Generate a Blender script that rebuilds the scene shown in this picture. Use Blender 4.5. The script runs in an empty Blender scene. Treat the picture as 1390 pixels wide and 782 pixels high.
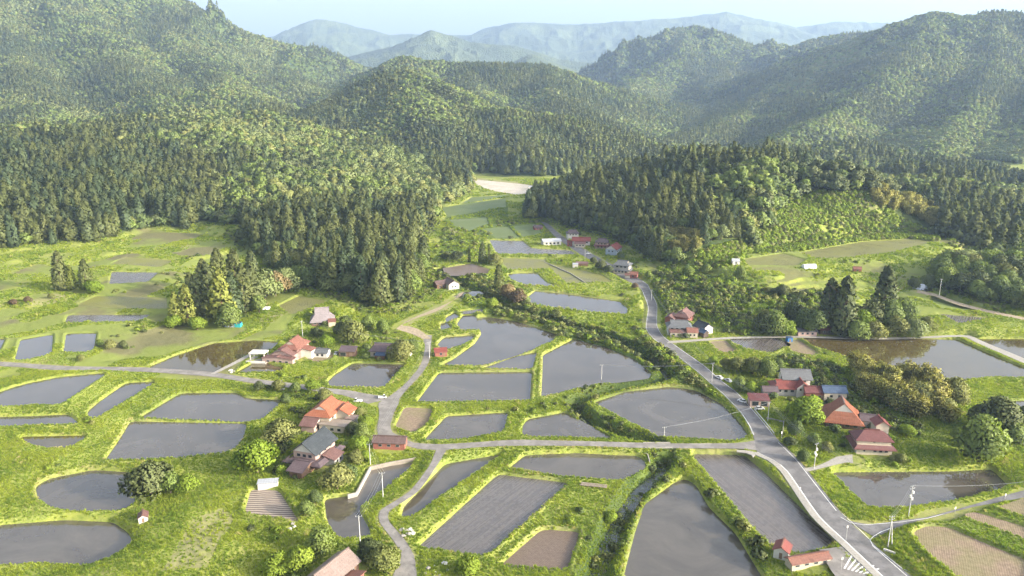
import bpy, math, random
import numpy as np
from mathutils import Vector, Matrix
random.seed(7); RNG = np.random.default_rng(11)
R = math.radians
scene = bpy.context.scene
COL = scene.collection
# ---------------------------------------------------------------- camera
CAM_H, FPX, CX, CY = 130.0, 1000.0, 695.0, 391.0
PITCH = math.atan(261.0/1000.0)
CP, SP = math.cos(PITCH), math.sin(PITCH)
cam_data = bpy.data.cameras.new('camera'); cam = bpy.data.objects.new('camera', cam_data); COL.objects.link(cam)
cam.location = (0, 0, CAM_H); cam.rotation_euler = (math.pi/2-PITCH, 0, 0)
cam_data.sensor_width = 36; cam_data.lens = 36*FPX/1390; cam_data.clip_end = 40000; cam_data.clip_start = 1
scene.camera = cam
def ray(u, v):
    x = (u-CX)/FPX; y = -(v-CY)/FPX
    return np.array([x, CP+y*SP, -SP+y*CP])
def P(u, v, z=0.0):
    d = ray(u, v); t = (z-CAM_H)/d[2]
    return (d[0]*t, d[1]*t)
def PD(u, v, D):
    d = ray(u, v); t = D/d[1]
    return (d[0]*t, D, CAM_H+d[2]*t)
def proj(x, y, z):
    dz = z-CAM_H; f = y*CP-dz*SP; up = y*SP+dz*CP
    f = np.maximum(f, 1e-3)
    return CX+FPX*x/f, CY-FPX*up/f
# ---------------------------------------------------------------- noise
def _hash(xi, yi, seed):
    with np.errstate(over='ignore'):
        h = (xi.astype(np.int64)*374761393+yi.astype(np.int64)*668265263+seed*974634777) & 0xffffffff
        h = ((h ^ (h >> 13))*1274126177) & 0xffffffff
        h = h ^ (h >> 16)
    return (h & 0xffffff)/float(0xffffff)
def vnoise(x, y, seed=0):
    xi = np.floor(x); yi = np.floor(y); fx = x-xi; fy = y-yi
    fx = fx*fx*(3-2*fx); fy = fy*fy*(3-2*fy)
    a = _hash(xi, yi, seed); b = _hash(xi+1, yi, seed); c = _hash(xi, yi+1, seed); d = _hash(xi+1, yi+1, seed)
    return (a*(1-fx)+b*fx)*(1-fy)+(c*(1-fx)+d*fx)*fy
def fbm(x, y, sc, octv=4, seed=0, gain=.5):
    x = x/sc; y = y/sc; s = 0; a = 1; t = 0
    for o in range(octv):
        s = s+a*(vnoise(x, y, seed+o*17)-.5)*2; t += a; a *= gain; x = x*2.03+5.3; y = y*2.03+1.7
    return s/t
def ridged(x, y, sc, octv=4, seed=0):
    x = x/sc; y = y/sc; s = 0; a = 1; t = 0
    for o in range(octv):
        n = 1-np.abs(vnoise(x, y, seed+o*13)*2-1); s = s+a*n*n; t += a; a *= .5; x = x*2.1+3.1; y = y*2.1+7.7
    return s/t
def sstep(a, b, x):
    t = np.clip((x-a)/(b-a), 0, 1); return t*t*(3-2*t)
def seg_dist(px, py, a, b):
    ax, ay = a[0], a[1]; dx, dy = b[0]-ax, b[1]-ay; L = dx*dx+dy*dy+1e-9
    t = np.clip(((px-ax)*dx+(py-ay)*dy)/L, 0, 1)
    return np.hypot(px-ax-t*dx, py-ay-t*dy), t
def inside(px, py, poly):
    c = np.zeros(px.shape, bool); n = len(poly)
    for i in range(n):
        x1, y1 = poly[i][:2]; x2, y2 = poly[(i+1) % n][:2]
        if y1 == y2: continue
        k = ((y1 > py) != (y2 > py)) & (px < (x2-x1)*(py-y1)/(y2-y1)+x1)
        c ^= k
    return c
def poly_sd(px, py, poly):
    d = np.full(px.shape, 1e9)
    for i in range(len(poly)):
        d = np.minimum(d, seg_dist(px, py, poly[i], poly[(i+1) % len(poly)])[0])
    return np.where(inside(px, py, poly), -d, d)
def smooth_poly(pts, k=1):
    for _ in range(k):
        q = []
        for i in range(len(pts)):
            a = pts[i]; b = pts[(i+1) % len(pts)]
            L = math.hypot(b[0]-a[0], b[1]-a[1]); c = min(.22, 1.3/max(L, .1))
            q.append((a[0]+(b[0]-a[0])*c, a[1]+(b[1]-a[1])*c)); q.append((b[0]+(a[0]-b[0])*c, b[1]+(a[1]-b[1])*c))
        pts = q
    return pts
# ---------------------------------------------------------------- fields, traced as outlines lying on level planes
# (kind, level, outline in picture pixels of that plane)
FIELDS = [
 ('water', 4.4, [(-40,540),(-5,534),(26,523),(79,512),(140,506.5),(143,510),(87,547),(84,550),(0,553),(-40,553)]),
 ('water', 3.0, [(-40,572),(0,566),(44,565),(92,562.5),(105,573),(103,577),(0,580),(-40,581)]),
 ('water', 2.0, [(26,593),(116,591),(115,596),(98,608),(70,610),(39,604)]),
 ('water', 2.9, [(171,520),(210,518),(209,522),(131,569),(122,568),(118,560),(135,545)]),
 ('water', 1.1, [(245,534),(319,533),(335,541),(385,543),(372,556),(352,573),(290,571),(188,568)]),
 ('water', 0.6, [(177,572),(335,575),(330,597),(315,614),(245,623),(142,626),(162,597)]),
 ('water', -1.0, [(127,638),(175,641),(188,650),(182,685),(166,694),(109,695),(74,691),(52,678),(48,661),(66,650)]),
 ('water', -2.6, [(-40,718),(0,713),(87,706),(153,709),(175,724),(181,741),(162,757),(127,769),(87,769),(61,765),(0,769),(-40,775)]),
 ('water', 4.0, [(28,461),(72,454),(70,481),(48,487),(20,488)]),
 ('water', 4.0, [(90,453),(131,452),(127,475),(118,479),(86,479)]),
 ('water', 4.0, [(-40,460),(7,460),(-1,477),(-40,482)]),
 ('water', 2.6, [(200,499),(240,482),(290,466),(345,462),(380,464),(368,476),(335,481),(300,503),(285,506)]),
 ('water', 2.4, [(320,506),(352,488),(368,495),(386,499),(380,505),(335,507)]),
 ('water', 0.8, [(444,519),(455,508),(479,493),(553,495),(542,503),(521,527),(450,526)]),
 ('water', -1.5, [(440,678),(481,672),(501,637),(564,627),(556,637),(518,668),(486,691),(503,722),(501,729),(459,733),(444,707)]),
 ('dirt', 0.1, [(549,553),(588,555),(580,576),(560,589),(536,580)]),
 ('water', -0.2, [(596,506),(722,505),(719,545),(565,547)]),
 ('water', -0.6, [(606,565),(690,560),(683,587),(630,597),(574,599)]),
 ('water', -1.9, [(604,630),(685,616),(652,639),(595,676),(560,702),(545,705),(547,689)]),
 ('mudwater', -2.2, [(676,644),(772,656),(659,756),(566,744)]),
 ('water', -1.6, [(693,634),(713,618),(779,615),(866,619),(877,628),(875,635),(844,654),(766,648),(693,636.5)]),
 ('mud', -2.6, [(735,719),(787,722),(769,775),(679,768)]),
 ('water', -0.8, [(709,578),(717,569),(766,560),(779,567),(836,597),(709,593)]),
 ('water', -0.1, [(737,482),(779,460),(822,471),(862,488),(886,508),(879,514),(809,523),(735,540)]),
 ('water', 0.4, [(595,498),(615,488),(645,466),(654,452),(643,443),(645,432),(660,430),(700,436),(759,455),(745,466),(722,476),(655,497)]),
 ('water', 0.1, [(652,501),(700,484),(729,478),(722,502)]),
 ('water', -0.8, [(805,547),(849,532),(910,525),(945,530),(980,549),(1006,576),(1016,592),(1000,600),(897,594),(849,571)]),
 ('water', -3.2, [(917,654),(930,650),(945,659),(962,689),(998,724),(1038,790),(845,790),(862,724),(875,685)]),
 ('mudwater', -1.7, [(937,616),(1010,618),(1042,645),(1138,740),(1085,753),(1042,739)]),
 ('water', -1.5, [(1127,641),(1289,640),(1346,637),(1372,663),(1346,672),(1285,685),(1232,692),(1180,692)]),
 ('water', 2.0, [(1088,459),(1300,461),(1330,475),(1400,504),(1440,520),(1400,514),(1346,512),(1300,518),(1215,506),(1180,495),(1106,471)]),
 ('water', 2.4, [(1311,460),(1480,460),(1480,520),(1392,492)]),
 ('water', 1.6, [(1352,546),(1480,538),(1480,566),(1385,562)]),
 ('dirt', 1.5, [(1238,723),(1258,714),(1289,716),(1326,733),(1400,763),(1400,792),(1305,788),(1258,751)]),
 ('dirt', 1.5, [(1310,698),(1328,696),(1400,718),(1400,736),(1316,705)]),
 ('dirt', 1.6, [(1351,689),(1400,675),(1400,706)]),
 # small ponds at the foot of the spur
 ('water', 1.6, [(604,432),(617,424),(624,431),(606,438)]),
 ('water', 1.2, [(598,439),(606,438),(614,447),(598,449)]),
 ('water', 1.0, [(620,440),(628,428),(646,428),(645,438),(651,448),(626,450)]),
 ('water', 0.8, [(595,466),(603,458),(640,455),(645,458),(630,468),(604,477),(593,470)]),
 ('water', 2.2, [(614,402),(628,396),(660,396),(646,403),(620,404)]),
 ('mudwater', 2.0, [(622,423),(656,419),(655,424),(627,426)]),
 ('water', 1.2, [(710,407),(727,395),(767,399),(841,409),(853,420),(850,428),(786,423),(721,413)]),
 ('water', 2.0, [(689,372),(727,370),(741,383),(759,389),(718,388),(694,380)]),
 ('planted', 2.2, [(737,356),(817,373),(832,383),(770,385)]),
 ('planted', 2.6, [(676,350),(740,352),(745,366),(690,366)]),
 ('mudwater', 3.0, [(664,326),(709,327),(721,337),(774,340),(783,346),(675,345)]),
 ('dull', 3.8, [(598,282),(686,269),(687,281),(608,295)]),
 ('dull', 3.8, [(608,299),(660,295),(663,304),(637,314),(621,309)]),
 ('dull', 3.6, [(655,311),(690,307.5),(706,324),(675,324.5)]),
 ('dull', 3.6, [(696,307),(726,304.5),(736,317),(711,323)]),
 ('dull', 4.0, [(640,268),(690,264.5),(690,266.5),(625,277)]),
 ('gravel', 4.4, [(640,243),(668,246),(700,249),(738,254),(744,262),(700,264.5),(668,259),(648,252)]),
 ('mud', 3.0, [(602,364),(640,358),(666,366),(657,375),(606,374)]),
 # terraces on the left
 ('mudwater', 7.0, [(152,369),(215,370),(200,383),(148,386)]),
 ('planted', 8.0, [(172,349),(236,354),(216,363),(150,358)]),
 ('planted', 6.0, [(130,402),(226,404),(227,420),(160,420),(105,414)]),
 ('mudwater', 5.0, [(92,428),(205,427),(190,437),(88,439)]),
 ('planted', 3.6, [(376,416),(405,402),(448,409),(396,428)]),
 # terrace on the right
 ('planted', 14.0, [(1085,343),(1172,328),(1235,325),(1265,328),(1214,342),(1153,350),(1108,351)]),
 ('planted', 14.0, [(1010,352),(1062,344),(1095,353),(1080,361),(1015,360)]),
 ('water', 8.5, [(1240,392),(1252,384),(1268,394),(1258,397)]),
 ('mudwater', 5.5, [(1272,426),(1346,432),(1302,440)]),
 ('green', 6.5, [(1260,407),(1290,405),(1340,424),(1280,420)]),
 ('dirt', 1.2, [(962,464),(985,462),(1000,478),(980,480)]),
 ('mudwater', 1.4, [(988,461),(1056,459),(1074,468),(1046,480),(1010,474)]),
 ('dirt', 1.4, [(1064,462),(1084,461),(1112,480),(1100,484),(1076,478)]),
 ('garden', 0.6, [(341,664),(378,666),(407,710),(332,696)]),
 ('dirt', 0.8, [(415,487),(452,477),(452,487),(430,494)]),
]
FP = []
for kind, lev, px in FIELDS:
    w = smooth_poly([P(u, v, lev) for u, v in px], 2)
    FP.append(dict(kind=kind, lev=lev, poly=w, c=np.mean(np.array(w), 0)))
# ---------------------------------------------------------------- roads: left and right edge points (u,v,u,v) on level z
ROADS = {
 'main': dict(mat='asphalt', edges=[(733,301,736,301,3.4),(738,305,744,304,3.2),(757,324,765,322,3.2),(788,345,799,342,3),(822,364,834,361,2.6),(850,380,862,375,2.4),(868,390,879,386,2.2),
    (873,398,884,396,2),(880,418,892,414,1.8),(877,446,892,441,1.6),(887,460,900,456,1.5),(906,474,920,471,1.2),(940,500,957,497,1),(962,519,980,517,.9),(983,537,1002,534,.8),(1005,560,1023,557,.7),
    (1018,580,1040,577,.65),(1024,596,1055,596,.6),(1028,614,1070,610,.6),(1050,625,1085,625,.6),(1068,640,1097,640,.6),(1110,700,1145,700,.6),(1152,740,1188,740,.6),(1205,790,1245,790,.6),(1290,870,1335,870,.6),(1460,1060,1520,1060,.6),(1700,1400,1800,1400,.6)]),
 'cross': dict(mat='asphalt2', edges=[(1040,612,1044,596,.6),(1020,610.5,1024,598,.6),(1000,609,1000,601.5,.6),(905,608.5,905,602,.6),(870,608,870,601,.6),(800,605.5,800,599,.6),(700,605,700,597,.6),(650,607,650,600,.6),(600,611,600,603,.6),(566,609,562,601,.6),(545,603,548,594,.6),
    (518,600,533,587,.65),(512,582,530,576,.7),(515,563,535,560,.75),(514,547,541,548,.8),(526,540,542,541,.8),(548,523,556,525,.9),(566,503,574,505,1),(574,488,583,489,1.2),(577,470,585,470,1.3),(574,455,586,455,1.5)]),
 'village': dict(mat='asphalt2', edges=[(500,548,535,540,.8),(486,543,500,535,.9),(464,536,474,530,1.1),(440,533,446,527,1.4),(400,527,404,521,1.8),(350,521,352,515,2.4),(284,511,286,505,2.8),(200,505,200,499,3),(87,503,88,497,3.2),(22,498,22,492.5,3.4),(-60,494,-60,488,3.6)]),
 'lane': dict(mat='asphalt2', edges=[(592,611,606,611,.5),(583,632,593,632,.4),(556,667,568,667,.2),(516,693,528,694,0),(516,710,529,709,-.1),(535,735,549,732,-.3),(545,755,562,754,-.4),(532,785,566,785,-.5),(520,850,566,850,-.5)]),
 'east': dict(mat='asphalt', edges=[(1190,731,1150,706,.56),(1205,721,1180,712,.6),(1228,712,1225,706,.6),(1280,699,1258,702,.6),(1318,689,1300,691,.7),(1392,675,1392,665,.9),(1500,655,1500,643,1)]),
 'concrete': dict(mat='concrete', edges=[(905,466,908,463,1.5),(930,464.5,932,461.5,1.6),(985,460.5,985,457.8,1.8),(1040,459,1040,456.5,2),(1090,458.5,1090,456,2.5),(1180,461,1180,458,2.6),(1240,460,1240,457.5,2.6),(1290,457.5,1290,455,2.7),(1312,458,1316,455.5,2.8),(1330,467,1338,465,2.8),(1400,497.5,1412,495.5,2.8),(1460,525,1470,522,2.8)]),
 'upper': dict(mat='dirtroad', edges=[(1244,397,1246,394,9.5),(1268,402,1270,399,9),(1300,414,1303,411,8),(1340,424,1342,421,7),(1400,436,1402,433,6),(1500,450,1500,446,6)]),
 'north': dict(mat='dirtroad', edges=[(574,460,586,460,1.5),(556,452,566,446,1.8),(538,446,546,440,2.2),(560,434,566,429,2.6),(596,421,600,415,2.8),(616,407,624,403,2.8),(624,398,630,396,2.8)]),
 'drive': dict(mat='concrete', edges=[(1092,641,1088,636,.6),(1110,637,1108,633,.7),(1130,632,1124,626,.8),(1148,628,1136,620,.9),(1158,629,1157,617,1)]),
 'ramp': dict(mat='concrete', edges=[(291,508,285,508,2.8),(320,494,314,493,2.9),(343,482,337,481,3),(352,482,346,478,3)]),
}
RD = []
for name, r in ROADS.items():
    L = []; Rr = []; Z = []
    for (a, b, c, d, z) in r['edges']:
        L.append(P(a, b, z)); Rr.append(P(c, d, z)); Z.append(z)
    # resample smoothly (catmull-rom)
    L = np.array(L); Rr = np.array(Rr); Z = np.array(Z); n = len(Z); oL = []; oR = []; oZ = []
    def cr(a, i, t):
        p0 = a[max(i-1, 0)]; p1 = a[i]; p2 = a[min(i+1, n-1)]; p3 = a[min(i+2, n-1)]
        lin = p1+(p2-p1)*t
        return .5*((2*p1)+(-p0+p2)*t+(2*p0-5*p1+4*p2-p3)*t*t+(-p0+3*p1-3*p2+p3)*t**3)*.6+lin*.4
    for i in range(n-1):
        m = max(2, min(10, int(np.hypot(*(L[i+1]-L[i]))/3)))
        for k in range(m):
            t = k/m; oL.append(cr(L, i, t)); oR.append(cr(Rr, i, t)); oZ.append(Z[i]+(Z[i+1]-Z[i])*t)
    oL.append(L[-1]); oR.append(Rr[-1]); oZ.append(Z[-1])
    oL = np.array(oL); oR = np.array(oR); oZ = np.array(oZ)
    RD.append(dict(name=name, mat=r['mat'], L=oL, R=oR, Z=oZ, C=(oL+oR)/2, W=np.hypot(*(oL-oR).T)/2))
# ---------------------------------------------------------------- stream
STREAM_PX = [(596,372),(622,388),(652,405),(690,424),(740,437),(790,450),(831,464),(872,486),(900,503),(908,513),(897,519),(850,526),(800,539),(780,550),(800,572),(844,590),(884,600),(903,614),(897,634),(866,660),(838,700),(822,740),(805,790),(780,850)]
STREAM = [P(u, v, -1.5) for u, v in STREAM_PX]
STREAM_W = [3,3,3.5,4,4,3.5,3.2,3,2.2,2,2,2.2,2.6,2.6,2.6,2.8,2.8,2.8,3,3.3,3.6,3.8,4,4]
# ---------------------------------------------------------------- level control points
CTRL = [(-200,500,3.5),(0,500,3.2),(100,500,3.2),(250,510,2.8),(350,520,2.3),(60,520,3.2),(20,430,6),(100,395,7),(10,395,7),(250,430,5),(250,380,7),(260,335,9.5),(0,345,9.5),(100,342,9.5),(-150,350,10),(-150,430,7),
 (320,440,4),(360,430,4),(400,435,3),(440,440,2.5),(350,400,5),(420,470,2),(500,470,1.6),(540,450,2),(560,430,2.6),(590,410,2.8),(560,420,2.6),(600,380,3),(640,345,3.5),(600,330,4),(620,290,3.5),(680,255,4),(760,250,5),(700,280,3.5),
 (330,540,1),(400,560,1),(440,590,1),(460,620,1),(400,640,.8),(350,630,.8),(300,640,.3),(230,640,0),(250,700,1.6),(300,740,2.4),(230,770,.8),(200,700,.6),(320,690,.8),(400,740,-.4),(460,780,-.4),(30,630,.4),(0,660,.2),(100,630,.4),(0,790,-1.5),
 (20,620,1),(520,600,.6),(500,620,.5),(500,660,0),(560,540,.7),(600,540,0),(650,605,.5),(800,650,-1.5),(830,690,-1.5),(760,690,-1.6),(750,340,3.2),(800,390,2),(800,335,3.5),(850,350,4),(840,395,1.6),(780,430,.6),(700,400,1.4),(860,440,.8),
 (920,450,2),(960,450,2),(1000,440,3),(1040,420,6),(980,410,6),(920,400,5),(900,380,4.5),(930,375,8),(980,385,11),(1040,372,14),(1100,362,14),(1000,352,14.5),(1180,360,13),(1260,350,14),(1100,400,9),(1150,420,6.5),(1200,440,4.5),(1130,452,3),(1230,450,3),(1260,430,5),(1300,400,9.5),(1390,420,7),(1360,450,4),(1500,420,8),(1500,460,4),
 (1030,500,1.2),(1060,540,1),(1120,560,1),(1150,590,1),(1190,600,1),(1250,600,1.4),(1330,600,1.6),(1390,600,1.6),(1200,540,2),(1280,550,2),(1350,530,2.2),(1100,600,.8),(1060,590,.7),(1200,632,.8),(1400,640,1),(1300,760,.4),(1200,760,.6),(1060,700,.3),(1150,780,-.2),(1060,775,-.8),(950,780,-1),(1400,840,.5),(700,840,-1),(300,840,-1),(0,860,-1),(1390,700,.8),
 (990,500,1),(1090,490,1.8)]
CT = np.array([(*P(u, v, z), z) for u, v, z in CTRL])
CT = np.vstack([CT, [[-700,500,12],[700,500,12],[-300,150,0],[300,150,0],[0,60,-1],[-700,50,0],[700,50,0],[0,1400,8],[400,1300,10],[-900,1200,20],[900,1100,15]]])
# ---------------------------------------------------------------- near hills (foot outline + crest line)
def hill(foot, crest, **k):
    f = []
    for p in foot:
        if p[0] == 'w': f.append((p[1], p[2]))
        else: f.append(P(*p))
    c = [PD(*p) for p in crest]
    d = dict(foot=f, crest=c, pw=1.0); d.update(k); return d
HILLS = [
 hill([('w',-900,560),(-300,350,9),(0,342,9),(60,336,9),(128,332,9),(150,326,9.5),(205,308,9.5),(262,308,9.5),(300,322,8),(330,345,6),(385,397,3.5),(420,405,3.5),(452,410,3),(490,422,2.6),(535,428,2.6),(562,418,2.6),(590,398,3),(596,372,3.5),(584,345,4),(582,325,4),(600,300,4),(612,283,3.5),(645,266,3.5),(655,256,3.5),(648,248,4),('w',-100,1320),('w',-250,1600),('w',-600,1900),('w',-1500,1900),('w',-1500,700)],
      [(-500,170,1150),(-200,175,1080),(0,178,1060),(120,168,1150),(302,136,1400),(403,166,1300),(453,184,1220),(520,196,1150),(554,206,1110),(604,226,1080),(636,246,1060)], pw=.9,
      spurs=[[(300,150,1250),(330,190,1000),(360,235,800),(420,290,680),(500,345,540),(560,365,500)],[(453,184,1220),(520,240,900),(560,290,700),(570,340,560)],[(120,180,1100),(150,215,850),(140,250,720)],[(0,190,1000),(0,240,750)]]),
 hill([(688,304,3.5),(735,303,3.5),(762,310,3.5),(800,320,4),(850,334,4.5),(880,352,5),(905,362,6),(945,366,9),(985,352,12),(1020,342,14),(1060,334,14),(1120,328,14),(1172,320,14),(1225,318,14),(1275,322,14),(1290,336,13),(1330,345,13),(1400,362,12),('w',560,480),('w',900,700),('w',500,1250),('w',150,1150),(700,264,4),(686,285,3.5)],
      [(700,278,860),(735,258,850),(775,246,840),(830,230,820),(890,218,780),(960,214,740),(1050,212,710),(1130,218,690),(1190,236,680),(1230,256,670),(1280,282,650),(1340,300,620),(1420,312,590),(1550,320,560)], pw=.75),
 hill([(1262,395,9.5),(1290,400,9.5),(1340,418,7.5),(1400,428,7),('w',420,400),('w',460,560),(1300,355,13),(1262,372,11)],
      [(1292,345,470),(1330,332,480),(1380,334,480),(1480,340,470)], pw=.6),
 hill([(1170,505,2),(1240,520,2),(1300,524,2),(1345,535,2),(1340,560,2),(1280,580,1.6),(1215,570,1.5),(1160,530,2)], [(1190,520,330),(1300,540,310)], pw=.6),
]
for h in HILLS:
    h['lines'] = [h['crest']]+[[PD(*p) for p in s] for s in h.get('spurs', [])]
# ---------------------------------------------------------------- far mountains: ridge lines (u,v,distance)
def ridge(pts, slope, trees=11):
    return ([(x, y, z-trees) for x, y, z in (PD(*p) for p in pts)], slope)
RIDGES = [
 ridge([(150,80,9500),(340,62,9300),(400,35,9100),(430,25,9000),(455,27,9000),(530,45,9000),(590,44,9200),(640,46,9200),(665,35,9100),(700,28,9000),(780,31,9000),(850,27,9000),(920,23,9000),(985,15,9000),(1040,27,9000),(1080,36,9200),(1140,28,9200),(1205,29,9200),(1260,48,9300),(1500,60,9500)], .42),
 ridge([(430,92,6400),(480,72,6200),(540,58,6100),(585,38,6000),(610,45,6000),(640,55,6000),(700,60,6000),(760,78,6000),(830,88,6000),(900,100,5800)], .42),
 ridge([(640,100,5000),(700,80,5000),(720,72,5000),(760,86,5000),(800,100,5000)], .42),
 ridge([(780,112,4200),(820,88,4200),(850,72,4150),(895,52,4100),(920,40,4050),(942,37,4000),(965,44,4000),(1000,58,4000),(1020,72,4050),(1060,84,4100),(1110,92,4200)], .5),
 ridge([(942,37,4000),(920,70,3600),(880,100,3300),(850,120,3000)], .5), ridge([(1000,58,4000),(990,90,3500),(960,115,3100)], .5),
 ridge([(1050,78,3600),(1085,60,3500),(1120,50,3500),(1160,45,3500)], .5),
 ridge([(960,142,3300),(1000,118,3200),(1050,92,3150),(1085,80,3100),(1110,70,3000),(1160,62,2900),(1195,42,2800),(1240,27,2700),(1265,20,2700),(1310,25,2650),(1330,22,2600),(1355,17,2600),(1395,24,2600),(1600,10,2600),(1900,30,2700)], .47),
 ridge([(1265,20,2700),(1240,60,2350),(1190,110,2050),(1120,160,1750),(1040,195,1500)], .5),
 ridge([(1355,17,2600),(1350,80,2200),(1320,140,1800),(1270,200,1450),(1230,235,1250)], .5),
 ridge([(1500,20,2500),(1440,110,1900),(1400,190,1450),(1370,250,1150)], .5),
 ridge([(1110,70,3000),(1060,120,2500),(990,160,2100),(900,195,1750)], .48),
 ridge([(1160,62,2900),(1130,105,2400),(1080,150,2050)], .5),
 ridge([(-900,-150,3400),(-300,-120,3300),(0,-75,3200),(120,-40,3200),(190,-20,3200),(235,0,3200),(262,18,3200),(290,26,3250),(325,42,3300),(350,48,3300),(390,60,3400),(430,68,3400),(470,84,3400),(520,100,3500),(580,108,3600)], .5),
 ridge([(-300,-120,3300),(-200,0,2700),(-150,90,2100),(-100,160,1600)], .5),
 ridge([(0,-75,3200),(20,0,2700),(10,60,2300),(40,110,1900),(30,165,1500)], .5),
 ridge([(120,-40,3200),(120,20,2700),(160,70,2300),(190,110,2000),(230,150,1650)], .5),
 ridge([(235,0,3200),(230,50,2700),(270,85,2350),(300,110,2100),(370,140,1900)], .5),
 ridge([(350,48,3300),(340,85,2800),(400,110,2500),(450,130,2300)], .48),
 ridge([(470,120,2700),(510,105,2600),(548,76,2500),(575,80,2500),(620,86,2500),(680,87,2450),(740,90,2500),(790,104,2500),(840,118,2500),(900,138,2500),(960,146,2700)], .45),
 ridge([(620,86,2500),(650,120,2150),(660,140,1950)], .48), ridge([(740,90,2500),(750,125,2100),(800,150,1850)], .48),
 ridge([(400,160,1750),(440,145,1750),(490,118,1700),(520,104,1700),(552,98,1700),(585,108,1680),(620,128,1600),(650,146,1550),(690,148,1500),(740,154,1500),(790,166,1500),(850,180,1480),(900,196,1500),(960,206,1550)], .46),
 ridge([(552,98,1700),(560,130,1500),(580,165,1350)], .5), ridge([(690,148,1500),(700,175,1350),(720,205,1230)], .5), ridge([(790,166,1500),(800,190,1350)], .5),
 ridge([(880,200,1350),(960,212,1280),(1060,205,1250),(1160,190,1300),(1260,210,1250),(1340,228,1100),(1420,240,1000),(1560,260,900)], .45),
 ridge([(1340,228,1100),(1330,262,900),(1350,290,760)], .45),
 ridge([(150,150,1900),(230,128,1850),(300,120,1800),(350,140,1750)], .45),
]
CLIFF = 0
def eval_ridges(x, y):
    h = np.full(x.shape, -50.0); cd = np.full(x.shape, 1e9)
    wx = x+fbm(x, y, 420, 3, 5)*70; wy = y+fbm(x, y, 420, 3, 9)*70
    for pts, sl in RIDGES:
        zc = np.full(x.shape, -1e9)
        xs = [p[0] for p in pts]; ys = [p[1] for p in pts]; zm = max(p[2] for p in pts)
        reach = (zm+80)/sl
        m = (x > min(xs)-reach) & (x < max(xs)+reach) & (y > min(ys)-reach) & (y < max(ys)+reach)
        if not m.any(): continue
        X = x[m]; Y = y[m]; near = np.clip(1, 0, 1); best = np.full(X.shape, -1e9)
        WX = wx[m]; WY = wy[m]
        for i in range(len(pts)-1):
            a, b = pts[i], pts[i+1]
            d0, t0 = seg_dist(X, Y, a, b)
            k = sstep(0, 150, d0)
            d1, t1 = seg_dist(X+(WX-X)*k, Y+(WY-Y)*k, a, b)
            z = a[2]+(b[2]-a[2])*t1
            cdm = cd[m]; cd[m] = np.minimum(cdm, d0); best = np.maximum(best, z-sl*(np.sqrt(d1*d1+18*18)-18)*(1-.12*np.clip(d1/reach, 0, 1)))
        k = 22.0
        o = h[m]; mx = np.maximum(o, best)
        h[m] = mx+k*np.log1p(np.exp(-np.abs(o-best)/k))*.35
    a = np.clip(h/260, 0, 1.6)
    r = ridged(x+fbm(x, y, 300, 2, 3)*60, y, 330, 4, 21)-.45
    r2 = ridged(x+fbm(x, y, 140, 2, 4)*50, y+fbm(x, y, 140, 2, 6)*50, 175, 3, 23)-.45
    rr_ = np.hypot(x, y); dd = np.clip(rr_/2600, .6, 1.25)*(1-.72*sstep(3600, 5200, rr_))
    big = (ridged(x, y, 1500, 3, 77)-.45)*60*sstep(4500, 6000, rr_)*np.clip(h/400, 0, 1.2)
    h = h+big*(.3+.7*sstep(0, 500, cd))+a*(r*140+r2*50)*dd*(.12+.88*sstep(10, 190, cd))*sstep(20, 130, h)+fbm(x, y, 60, 3, 31)*4*sstep(0, 60, h)
    return h
_m = [r for r in RD if r['name'] == 'main'][0]; _i0 = int(np.argmin([abs(proj(c[0], c[1], z)[1]-612) for c, z in zip(_m['C'], _m['Z'])]))
_d = _m['R']-_m['L']; _d = _d/np.hypot(*_d.T)[:, None]
FOOT = dict(name='foot', mat=None, L=(_m['L']-_d*2.7)[_i0:], R=_m['L'][_i0:], Z=_m['Z'][_i0:]); FOOT['C'] = (FOOT['L']+FOOT['R'])/2; FOOT['W'] = np.full(len(FOOT['Z']), 1.35); RD.append(FOOT)
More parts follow.
